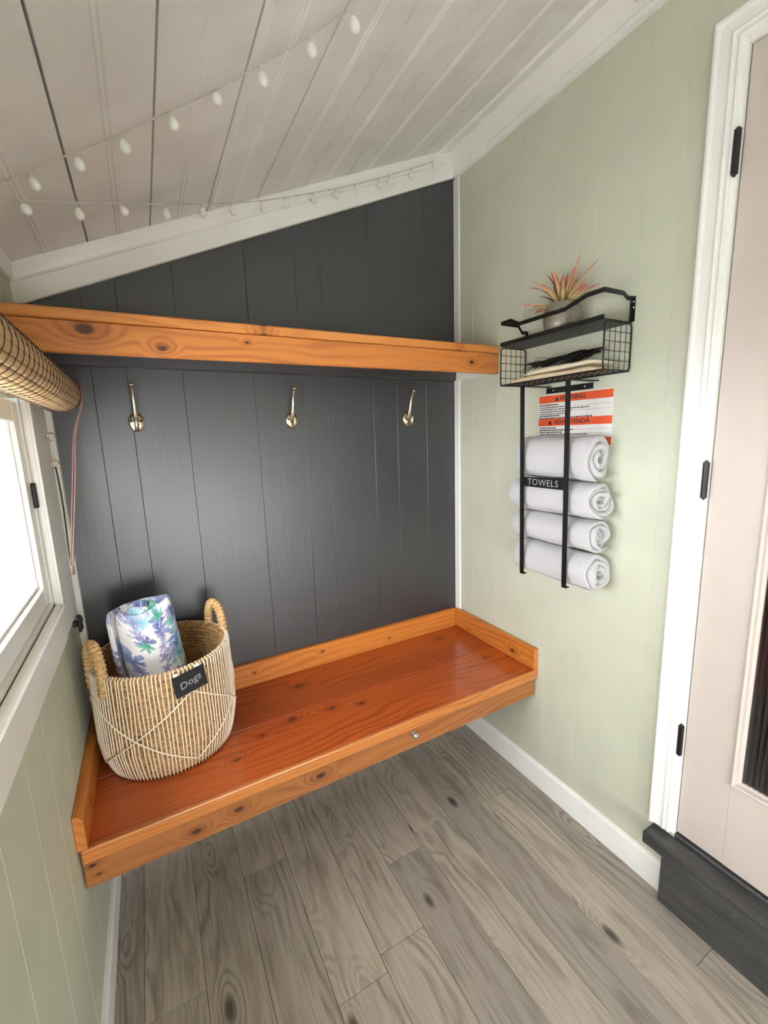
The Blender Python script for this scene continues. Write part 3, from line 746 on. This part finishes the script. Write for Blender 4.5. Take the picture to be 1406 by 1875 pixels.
for z in (1.5275, 1.512, 1.449, 1.436): bm_box(bm, -.0014, -.0012, -.7745, -.50, z-.0006, z)
from_bm('rule_line', bm, M_ink, sg)

# ------------------------------------------------------------------ pot with artificial air plant on the wire shelf
def mottled(name, a, b, rough, scale=18):
    t = NT(name); o, x, y, z = t.coords(); n = t.noise(o, scale, 5, .65); t.bump(n, .2, .002)
    return t.out(t.mix(t.maprange(n, .35, .65), lin(a), lin(b)), rough, .5)
M_pot = mottled('grey_glazed_ceramic', (128, 120, 106), (92, 86, 76), .28)
M_soil = plain('dark_soil', (48, 40, 30), .95)
PC = Vector((-.066, -.628, RZP-.0088))
pp = thing('potted_air_plant', PC, 'spiky pink-tipped air plant in a grey glazed pot on the wire shelf', 'plant')
lathe('pot', [(0, 0), (.040, 0), (.049, .006), (.055, .030), (.057, .052), (.054, .076), (.046, .092), (.043, .094), (.040, .091), (.046, .076), (.046, .070), (0, .070)], PC, M_pot, pp, n=36)
lathe('soil', [(.046, .072), (.03, .080), (0, .083)], PC, M_soil, pp, n=20)
t = NT('air_plant_leaf'); at = t.n('ShaderNodeAttribute'); at.attribute_name = 'along'
f = at.outputs['Fac']; o_, x_, y_, z_ = t.coords()
col = t.mix(t.maprange(f, .05, .45), lin((128, 122, 62)), lin((186, 158, 112)))
pk = t.math('MULTIPLY', t.maprange(f, .45, .85), t.maprange(t.noise(o_, 22, 1), .40, .60, .25, 1.0))
col = t.mix(pk, col, lin((186, 62, 76)))
M_leaf = t.out(col, .5, .35)
rl = random.Random(12)
base = PC+Vector((0, 0, .078))
# (azimuth in the wall plane: +1 towards the far end of the shelf, height, reach, droop)
leaves = []
for k in range(30):
    az = 2*math.pi*k/30+rl.uniform(-.2, .2); el = rl.choice((.25, .5, .75, .95, 1.15, 1.3)); ln = rl.uniform(.085, .135)
    leaves.append((az, el, ln, rl.uniform(.2, 1.1)))
leaves += [(math.radians(95), .95, .165, 1.25), (math.radians(-80), 1.10, .155, -.55), (math.radians(-75), .85, .15, .3), (math.radians(90), .45, .14, .6), (math.radians(85), 1.35, .12, .1)]
for az, el, ln, dr in leaves:
    d0 = Vector((math.cos(az)*math.cos(el)*.55, math.sin(az)*math.cos(el), math.sin(el)))
    if d0.x > 0: d0.x *= .5
    side = d0.cross(Vector((0, 0, 1))).normalized(); n = 9; bm = bmesh.new(); rows = []; p = base+Vector((d0.x, d0.y, 0))*.012; d = d0.normalized()
    lay = bm.verts.layers.float.new('along'); tw = rl.uniform(-.5, .5)
    for i in range(n):
        s = i/(n-1); wd_ = .0095*(1-s)**.75*(.75+.6*math.sin(min(1, s*2.2)*math.pi*.5))+.0003
        nn = side.cross(d).normalized(); sd = (side*math.cos(tw*s)+nn*math.sin(tw*s))
        vs = [bm.verts.new(p-sd*wd_+nn*wd_*.5), bm.verts.new(p-nn*.0008), bm.verts.new(p+sd*wd_+nn*wd_*.5), bm.verts.new(p+nn*.0006)]
        for v in vs: v[lay] = s
        rows.append(vs); p = p+d*(ln/(n-1)); d = (d+Vector((d0.x, d0.y, 0)).normalized()*(.06*dr)-Vector((0, 0, 1))*(dr*.13*s)).normalized()
        if p.x > -.006: p.x = -.006
    for a, b in zip(rows, rows[1:]):
        for k in range(4): bm.faces.new((a[k], a[(k+1) % 4], b[(k+1) % 4], b[k]))
    bm.faces.new(rows[0]); bm.faces.new(rows[-1][::-1])
    from_bm('leaf', bm, M_leaf, pp, True)

# ------------------------------------------------------------------ things lying in the wire shelf
def sheet_stack(name, x0, x1, y0, y1, z0, h, mat, seed, bend):
    bm = bmesh.new(); nx, ny = 8, 24; top = []; bot = []
    for j in range(ny+1):
        rt, rb = [], []
        for i in range(nx+1):
            u, v = i/nx, j/ny; x = x0+(x1-x0)*u; y = y0+(y1-y0)*v
            wv = (noise.noise((x*14, y*9, seed))*.004+.004)*min(1, 6*v+.2)
            e = min(1, 5*min(u, 1-u)+.35)*min(1, 9*min(v, 1-v)+.3)
            bb = bend*(v**2)
            rt.append(bm.verts.new((x, y, z0+bb+h*e+wv))); rb.append(bm.verts.new((x, y, z0+bb)))
        top.append(rt); bot.append(rb)
    for j in range(ny):
        for i in range(nx):
            bm.faces.new((top[j][i], top[j][i+1], top[j+1][i+1], top[j+1][i])); bm.faces.new((bot[j][i], bot[j+1][i], bot[j+1][i+1], bot[j][i+1]))
    for j in range(ny):
        bm.faces.new((top[j][0], top[j+1][0], bot[j+1][0], bot[j][0])); bm.faces.new((top[j][nx], bot[j][nx], bot[j+1][nx], top[j+1][nx]))
    for i in range(nx):
        bm.faces.new((top[0][i], bot[0][i], bot[0][i+1], top[0][i+1])); bm.faces.new((top[ny][i], top[ny][i+1], bot[ny][i+1], bot[ny][i]))
    return from_bm(name, bm, mat, None, True)
M_cream = plain('cream_cotton', (214, 196, 164), .9, bump=300, bstr=.4)
M_cream2 = plain('ivory_cotton', (226, 214, 190), .9, bump=300, bstr=.4)
o = sheet_stack('folded_cloth', -.120, -.020, -.455, -.790, RZB+.0015, .012, M_cream, 1, .002); tag(o, 'cream folded cloth lying on the wire floor of the shelf', 'cloth')
o = sheet_stack('folded_cloth', -.116, -.024, -.520, -.786, RZB+.0225, .010, M_cream2, 6, .004); tag(o, 'ivory folded cloth on top of the cream one', 'cloth')
M_bag = plain('black_crinkled_plastic', (20, 20, 22), .22, bump=70, bstr=.9)
bg_ = thing('crinkled_black_bag', (-.07, -.62, 1.65), 'crumpled shiny black bag with frayed strands on the folded cloths', 'bag')
bm = bmesh.new(); bmesh.ops.create_icosphere(bm, subdivisions=4, radius=1)
for v in bm.verts:
    p = v.co.copy(); q = 1+.35*noise.noise(p*3.2)+.22*noise.noise(p*7+Vector((4, 1, 2)))
    v.co = Vector((-.070+p.x*.036*q, -.645+p.y*.118*q, 1.6690+p.z*.011*q+.010*max(0, -p.y)))
from_bm('bag_body', bm, M_bag, bg_, False)
bm = bmesh.new(); rs2 = random.Random(5)
for k in range(70):
    y = rs2.uniform(-.52, -.745); x = rs2.uniform(-.105, -.04); z = 1.664+rs2.uniform(0, .012)
    d = Vector((rs2.uniform(-.3, .3), rs2.uniform(.2, 1), rs2.uniform(-.12, .22))).normalized(); L = rs2.uniform(.03, .07)
    pts = [Vector((x, y, z))+d*L*s+Vector((0, 0, -.012*s*s)) for s in (0, .33, .66, 1)]
    for q in pts: q.x = min(-.012, max(-.118, q.x)); q.z = max(q.z, 1.652 if q.y < -.52 else 1.634); q.y = min(q.y, -.437)
    bm_tube(bm, pts, .0008, 4)
o = from_bm('strand', bm, M_bag, bg_); tag(o, kind='stuff')

# ------------------------------------------------------------------ basket on the bench
BC = Vector((-1.298, -.196, BZ)); BH = .312
def brad(h):     # outer radius over height 0..BH
    s = h/BH; return .166+.022*min(1, s*3.4)**.7-.006*max(0, s-.55)
M_sea = mottled('seagrass_coil', (190, 152, 104), (136, 100, 60), .85, 90)
M_cord = plain('cream_cotton_cord', (240, 226, 204), .9, bump=400, bstr=.3)
bk = thing('woven_basket', BC, 'round seagrass basket strung with cream cords at the left end of the bench', 'basket')
prof = [(0, .001), (.10, .001), (.150, .002)]; rows_n = 25
for k in range(rows_n):
    for q in range(5):
        s = (k+q/5)/rows_n; h = .004+(BH-.006)*s; prof.append((brad(h)+.0068*abs(math.sin(math.pi*q/5)), h))
prof += [(brad(BH)+.001, BH), (brad(BH)-.006, BH+.003), (brad(BH)-.013, BH-.002)]
for k in range(rows_n-1, -1, -1):
    for q in range(4, -1, -1):
        s = (k+q/5)/rows_n; h = .012+(BH-.014)*s; prof.append((brad(h)-.013-.0030*math.sin(math.pi*q/5), h))
prof += [(.12, .012), (0, .012)]
lathe('body', prof, BC, M_sea, bk, n=72)
# braided rim
bm = bmesh.new(); pts = [BC+Vector((math.sin(a)*(brad(BH)-.005), -math.cos(a)*(brad(BH)-.005), BH+.002)) for a in [2*math.pi*k/220 for k in range(220)]]
bm_tube(bm, pts, .0075, 8, True, rfun=lambda s: .0072+.0016*math.sin(s*2*math.pi*70))
from_bm('rim', bm, M_sea, bk, True)
def bpt(th_, h, out=.005): return BC+Vector((math.sin(th_)*(brad(h)+out), -math.cos(th_)*(brad(h)+out), h))
bm = bmesh.new(); NC = 112
for k in range(NC):
    a = 2*math.pi*k/NC; ja = rl.uniform(-.012, .012)
    pts = [bpt(a+ja*math.sin(s*5), .003+(BH+.002)*s, .0076) for s in [q/14 for q in range(15)]]
    pts.append(BC+Vector((math.sin(a)*(brad(BH)-.003), -math.cos(a)*(brad(BH)-.003), BH+.0105)))
    bm_tube(bm, pts, .0018, 5)
o = from_bm('upright_cord', bm, M_cord, bk, True); tag(o, 'fine upright cream cords', kind='stuff')
th0 = math.radians(18)
for ph_ in (0, 1):
    for j in range(4):
        a0_ = th0+math.pi/2*j; a1_ = a0_+math.pi/2; up = (j+ph_) % 2 == 0
        h0, h1 = (.250, .030) if up else (.030, .250)
        pts = [bpt(a0_+(a1_-a0_)*s, h0+(h1-h0)*s, .0104) for s in [q/16 for q in range(17)]]
        tube('diagonal_cord', pts, .0022, M_cord, bk, 6)
M_rope = mottled('wrapped_seagrass_rope', (214, 180, 130), (172, 134, 84), .85, 140)
for deg in (-66, 114):
    a = math.radians(deg); cdir = Vector((math.sin(a), -math.cos(a), 0)); tdir = Vector((math.cos(a), math.sin(a), 0))
    c0 = BC+cdir*(brad(BH)-.002); P = []
    for s in [q/40 for q in range(41)]:
        an = math.pi*s; P.append(c0+tdir*(.041*math.cos(an))+Vector((0, 0, BH-.045+.060+.062*math.sin(an) if 0 < s < 1 else BH-.045))+cdir*(.010*math.sin(an)))
    P = smooth_path([c0+tdir*.040+Vector((0, 0, BH-.05)), c0+tdir*.043+Vector((0, 0, BH+.01)), c0+tdir*.036+Vector((0, 0, BH+.055)), c0+tdir*.016+Vector((0, 0, BH+.085)),
                     c0-tdir*.016+Vector((0, 0, BH+.085)), c0-tdir*.036+Vector((0, 0, BH+.055)), c0-tdir*.043+Vector((0, 0, BH+.01)), c0-tdir*.040+Vector((0, 0, BH-.05))], 30)
    tube('handle', P, .011, M_rope, bk, 10, rfun=lambda s: .0108+.0042*abs(math.sin(s*math.pi*24)))

# chalkboard tag clipped to the rim
ta = math.radians(17); tn = Vector((math.sin(ta), -math.cos(ta), 0)); tt = Vector((math.cos(ta), math.sin(ta), 0)); tilt = math.radians(6)
tc = BC+tn*(brad(.285)+.0155)+Vector((0, 0, .285))
tx = (tt*math.cos(tilt)+Vector((0, 0, math.sin(tilt)))).normalized(); tz = tn; ty = tz.cross(tx)
TR = Matrix(((tx.x, ty.x, tz.x, 0), (tx.y, ty.y, tz.y, 0), (tx.z, ty.z, tz.z, 0), (0, 0, 0, 1)))
M_chalk = plain('black_chalkboard', (22, 22, 23), .8)
M_chalkw = plain('grey_chalk', (150, 150, 150), .95)
M_ivory = plain('white_tag_clip', (232, 228, 220), .5)
tg = thing('chalkboard_tag', tc, 'small black chalkboard tag clipped to the basket rim', 'tag')
def tbox(name, x0, x1, y0, y1, z0, z1, mat, parent):
    o = box(name, x0, x1, y0, y1, z0, z1, mat, parent, .0006); o.data.transform(Matrix.Translation(tc) @ TR); return o
tbox('board', -.044, .044, -.034, .030, 0, .0028, M_chalk, tg)
for sx_ in (-.032, .028): tbox('clip', sx_-.006, sx_+.006, .0304, .0345, -.007, .0024, M_ivory, tg)
l = text('lettering', 'Dogs', .029, M_chalkw, tg, tc+tz*.0029+ty*-.002, TR @ Matrix.Rotation(math.radians(10), 4, 'Z'), .0002, shear=.15); tag(l, 'handwritten chalk word Dogs')

# ------------------------------------------------------------------ floral blanket standing in the basket
def floral(name):
    """white fleece with a print of leaf sprigs: every Voronoi cell carries one radial sprig"""
    t = NT(name); o, x, y, z = t.coords(); col = lin((236, 234, 232)); wn = t.noise(o, 45, 3)
    u = t.math('ADD', x, t.math('MULTIPLY', y, .6)); v = t.math('SUBTRACT', z, t.math('MULTIPLY', y, .6))
    wob = t.math('MULTIPLY', t.math('SUBTRACT', t.noise(o, 26, 2), .5), .022)
    u = t.math('ADD', u, wob); v = t.math('SUBTRACT', v, wob)
    for sc, off, k, R, gate, cols in ((16, 0.0, 3.5, .62, .42, ((64, 86, 158), (132, 150, 204))), (17, 7.3, 4.5, .60, .55, ((80, 160, 178), (156, 206, 212))),
                                      (21, 3.1, 2.5, .62, .62, ((52, 66, 132), (104, 120, 176))), (24, 5.7, 3.5, .55, .72, ((66, 158, 128), (130, 190, 190))), (30, 9.2, 2.5, .6, .68, ((130, 122, 172), (182, 178, 208)))):
        us = t.math('ADD', t.math('MULTIPLY', u, sc), off); vs = t.math('ADD', t.math('MULTIPLY', v, sc), off*1.7)
        vo = t.n('ShaderNodeTexVoronoi', voronoi_dimensions='2D'); vo.inputs['Scale'].default_value = 1.0; vo.inputs['Randomness'].default_value = .85
        t.t.links.new(t.vec(us, vs, 0.0), vo.inputs['Vector'])
        sp = t.n('ShaderNodeSeparateColor'); t.t.links.new(vo.outputs['Color'], sp.inputs[0])
        ps = t.n('ShaderNodeSeparateXYZ'); t.t.links.new(vo.outputs['Position'], ps.inputs[0])
        du = t.math('SUBTRACT', us, ps.outputs[0]); dv = t.math('SUBTRACT', vs, ps.outputs[1])
        r = t.math('SQRT', t.math('ADD', t.math('MULTIPLY', du, du), t.math('MULTIPLY', dv, dv)))
        ph = t.math('ADD', t.math('MULTIPLY', t.math('ARCTAN2', dv, du), k), t.math('MULTIPLY', sp.outputs[1], 6.28))
        lim = t.math('MULTIPLY', t.math('ADD', t.math('MULTIPLY', t.math('POWER', t.math('ABSOLUTE', t.math('SINE', ph)), .8), .9), .08), R)
        mask = t.math('MULTIPLY', t.maprange(t.math('SUBTRACT', r, lim), -.04, .03, 1, 0), t.maprange(sp.outputs[0], gate, gate+.02, 0, 1))
        c = t.mix(t.maprange(t.math('ADD', t.math('MULTIPLY', r, .8), t.math('SUBTRACT', wn, .5)), 0, .5), lin(cols[0]), lin(cols[1]))
        col = t.mix(t.math('MULTIPLY', mask, .88), col, c)
    n1 = t.noise(o, 380, 2, .7); t.bump(n1, .6, .003); t.b.inputs['Sheen Weight'].default_value = .3
    return t.out(col, .95, .1)
M_floral = floral('floral_fleece')
bl = roll('rolled_blanket', (-1.318, -.205, .752), (-.085, .02, 1), (0, 1, 0), .018, .076, 2.4, .448, M_floral, 1.12, .98, jag=.012, wob=.012, seed=31, fill=.97, a0=1.0, endround=.028)
tag(bl, 'rolled white fleece blanket with blue and teal leaf print in the basket', 'blanket')

# ------------------------------------------------------------------ bamboo blind rolled up above the window
M_bam = wood('split_bamboo', (196, 164, 118), (150, 112, 70), 'y', ('z', 'x'), freq=120, warp=4, seed=41.0, rough=.5, contrast=.35)
M_thread = plain('dark_brown_thread', (58, 40, 26), .8)
M_cordb = plain('mauve_brown_cord', (104, 76, 70), .8, bump=300)
M_cordd = plain('dark_brown_cord', (52, 40, 36), .8, bump=300)
BX, BZ2, BR = -1.452, 1.583, .047; BY0, BY1 = -.215, -1.60
bb = thing('bamboo_blind', (BX, (BY0+BY1)/2, BZ2-BR), 'bamboo roller blind rolled up above the window', 'blind')
core = lathe('core', [(0, 0), (BR-.005, 0), (BR-.005, BY0-BY1-.006), (0, BY0-BY1-.006)], (BX, BY1+.003, BZ2), M_thread, bb, (0, 1, 0), 24)
NS = 20; rb = random.Random(8)
for k in range(NS):
    a = 2*math.pi*k/NS; w_ = 2*math.pi*BR/NS*.44
    e1 = Vector((math.cos(a), 0, math.sin(a))); e2 = Vector((-math.sin(a), 0, math.cos(a))); c0 = Vector((BX, 0, BZ2)); dy = rb.uniform(-.004, .004)
    pr = [c0+e1*(BR-.0047)-e2*w_, c0+e1*(BR-.001)-e2*w_, c0+e1*BR-e2*w_*.5, c0+e1*BR+e2*w_*.5, c0+e1*(BR-.001)+e2*w_, c0+e1*(BR-.0047)+e2*w_]
    prism('slat', [p+Vector((0, BY0+dy, 0)) for p in pr], (0, BY1-BY0, 0), M_bam, bb)
y = BY0-.014
while y > BY1:
    pts = [(BX+math.cos(2*math.pi*k/30)*(BR+.0005), y, BZ2+math.sin(2*math.pi*k/30)*(BR+.0005)) for k in range(30)]
    tube('thread', pts, .0010, M_thread, bb, 5, True); y -= .032
box('head_rail', -W+.0145, -W+.040, BY1, BY0-.03, BZ2+BR-.010, BZ2+BR+.012, M_bam, bb, .002)
# lift cord round the roll and its hanging loop
pts = [(BX+math.cos(2*math.pi*k/30)*(BR+.0025), -.262, BZ2+math.sin(2*math.pi*k/30)*(BR+.0025)) for k in range(30)]
tube('lift_cord', pts, .0022, M_cordd, bb, 6, True)
pts = smooth_path([(BX+BR+.0035, -.268, BZ2+.02), (BX+BR+.001, -.272, BZ2-.03), (BX+BR-.020, -.282, BZ2-.10), (BX+.012, -.300, 1.36), (BX-.010, -.325, 1.20), (BX-.016, -.335, 1.155)], 6)
tube('pull_cord', pts, .0020, M_cordb, bb, 6)
pts = smooth_path([(BX+BR+.0035, -.262, BZ2+.02), (BX+BR+.000, -.266, BZ2-.03), (BX+BR-.024, -.278, BZ2-.10), (BX+.006, -.296, 1.36), (BX-.015, -.322, 1.20), (BX-.020, -.333, 1.155)], 6)
tube('pull_cord', pts, .0018, M_cordb, bb, 6)
lathe('cord_tassel', [(0, -.016), (.0042, -.015), (.0045, 0), (.003, .008), (0, .009)], (BX-.018, -.3345, 1.147), M_cordb, bb, n=10)
pts = smooth_path([(-W+.026, -.150, 1.395), (-W+.030, -.165, 1.36), (-W+.038, -.215, 1.28), (BX-.024, -.300, 1.19), (BX-.019, -.333, 1.152)], 8)
tube('tie_cord', pts, .0020, M_cordd, bb, 6)

# screw eyes on the window casing and a black cleat below it
def screw_eye(y, z, lab):
    t = thing('screw_eye', (-W+.014, y, z), lab, 'hook', 'screw eyes on the window casing')
    pts = [(-W+.027+.0085*math.cos(a), y, z+.0105*math.sin(a)) for a in [2*math.pi*k/20 for k in range(20)]]
    tube('ring', pts, .0019, M_nickel, t, 6, True)
    tube('shank', [(-W+.0145, y, z), (-W+.019, y, z)], .0022, M_nickel, t, 6)
screw_eye(-.150, 1.476, 'upper metal screw eye on the white window casing')
screw_eye(-.150, 1.402, 'lower metal screw eye holding the dark cord')
clt = thing('cord_cleat', (-W, -.115, .925), 'small black cord cleat under the end of the window casing', 'cleat')
box('post', -W+.0005, -W+.012, -.122, -.108, .918, .936, M_iron, clt, .002)
prism('horn', [(-W+.0125, -.122, .898), (-W+.020, -.122, .900), (-W+.026, -.122, .914), (-W+.022, -.122, .926), (-W+.027, -.122, .938), (-W+.022, -.122, .951), (-W+.0125, -.122, .953)], (0, .014, 0), M_iron, clt, .002)

# ------------------------------------------------------------------ fairy-light strings under the ceiling
t = NT('frosted_bulb'); o_, x_, y_, z_ = t.coords(); t.b.inputs['Subsurface Weight'].default_value = .3; t.b.inputs['Subsurface Radius'].default_value = (.01, .01, .01)
M_bulb = t.out(lin((252, 252, 250)), .3, .5)
M_wire = plain('clear_grey_cable', (196, 193, 187), .4, bump=200)
bprof = [(0, .010), (.0030, .0102), (.0042, .0118), (.0072, .0150), (.0098, .0195), (.0110, .0245), (.0106, .0295), (.0086, .0340), (.0050, .0370), (.0020, .0382), (0, .0385)]
bmb = bmesh.new(); bm_lathe(bmb, bprof, (0, 0, 0), (0, 0, -1), 16); bmesh.ops.recalc_face_normals(bmb, faces=bmb.faces[:])
bulb_me = bpy.data.meshes.new('bulb'); bmb.to_mesh(bulb_me); bmb.free(); bulb_me.materials.append(M_bulb)
for p in bulb_me.polygons: p.use_smooth = True
bmb = bmesh.new(); bm_lathe(bmb, [(0, 0), (.0020, .0003), (.0022, .0085), (.0030, .0090), (.0030, .0112), (0, .0112)], (0, 0, 0), (0, 0, -1), 10); bmesh.ops.recalc_face_normals(bmb, faces=bmb.faces[:])
socket_me = bpy.data.meshes.new('socket'); bmb.to_mesh(socket_me); bmb.free(); socket_me.materials.append(M_wire)
BS = .9
def light_string(wire, bulbs, label, seed):
    r_ = random.Random(seed); W3 = smooth_path(wire, 10)
    t = thing('fairy_light_string', W3[0], label, 'string lights', 'fairy light strings')
    for ph_ in (0, math.pi):
        pts = []
        for i, p in enumerate(W3):
            d = (W3[min(i+1, len(W3)-1)]-W3[max(i-1, 0)]).normalized(); a = d.orthogonal().normalized(); b = d.cross(a)
            pts.append(p+(a*math.cos(i*1.1+ph_)+b*math.sin(i*1.1+ph_))*.0011)
        tube('cable', pts, .0009, M_wire, t, 5)
    for q in bulbs:
        q = Vector(q); near = min(W3, key=lambda p: (p-q).length)
        o = bpy.data.objects.new('bulb', bulb_me); link(o, t)
        dirv = (q-near); dirv = (dirv.normalized() if dirv.length > .004 else Vector((0, 0, -1)))
        dirv = (dirv*.7+Vector((0, 0, -.6))).normalized()
        mm = Matrix.Translation(near) @ (-dirv).to_track_quat('Z', 'Y').to_matrix().to_4x4() @ Matrix.Scale(BS, 4)
        o.matrix_basis = mm
        k = bpy.data.objects.new('socket', socket_me); COL.objects.link(k); k.parent = o
# first string: crosses the ceiling towards the camera
w1 = [on_ceiling(px, py, .022) for px, py in ((-60, 354), (0, 334), (60, 312), (121, 285), (220, 245), (309, 204), (395, 164), (491, 110), (567, 66), (649, 11), (720, -45))]
b1_ = [on_ceiling(px, py, .050) for px, py in ((71, 340), (149, 306), (236, 272), (324, 228), (398, 180), (489, 148), (574, 96), (658, 53))]
light_string(w1, b1_, 'fairy light string crossing the middle of the plank ceiling', 1)
w2 = [on_ceiling(px, py, .040) for px, py in ((-40, 360), (46, 367), (130, 371), (228, 373), (310, 374))]
w2 += [on_plane(1, yy, px, py) for px, py, yy in ((391, 373, -.13), (450, 370, -.09), (507, 364, -.065), (580, 352, -.052), (649, 338, -.046), (720, 319, -.044), (791, 297, -.042))]
b2_ = [on_ceiling(px, py, .070) for px, py in ((62, 381), (151, 402), (239, 384), (307, 399))]
b2_ += [on_plane(1, yy, px, py) for px, py, yy in ((371, 396, -.14), (431, 391, -.1), (485, 386, -.075), (531, 381, -.06), (578, 373, -.055), (619, 366, -.05), (657, 357, -.048), (698, 340, -.046), (719, 333, -.045), (756, 325, -.045))]
light_string(w2, b2_, 'fairy light string running along the white trim of the charcoal wall', 2)
pc_ = on_plane(1, -.0365, 797, 298)
cl = thing('cable_clip', pc_, 'small white adhesive clip holding the fairy light string', 'clip')
box('clip_base', pc_.x-.010, pc_.x+.016, -.0420, -.0365, pc_.z-.028, pc_.z+.006, M_white, cl, .002)
box('clip_finger', pc_.x-.006, pc_.x+.010, -.0490, -.0425, pc_.z-.024, pc_.z-.014, M_white, cl, .002)

# loose white cord end and its hook on the crown moulding
ch = thing('cord_hook', (-.03, -.86, 2.51), 'white adhesive hook with a loose cord on the crown moulding', 'hook')
box('hook_base', -.034, -.0245, -.885, -.835, 2.504, 2.520, M_white, ch, .003)
tube('hook_arm', smooth_path([(-.036, -.86, 2.518), (-.046, -.86, 2.512), (-.052, -.86, 2.520), (-.050, -.86, 2.532)], 5), .0035, M_white, ch, 8)
tube('loose_cord', smooth_path([(-.042, -.80, 2.530), (-.044, -.83, 2.519), (-.044, -.86, 2.522), (-.042, -.885, 2.514), (-.040, -.90, 2.528), (-.046, -.94, 2.545)], 6), .0030, M_white, ch, 8)
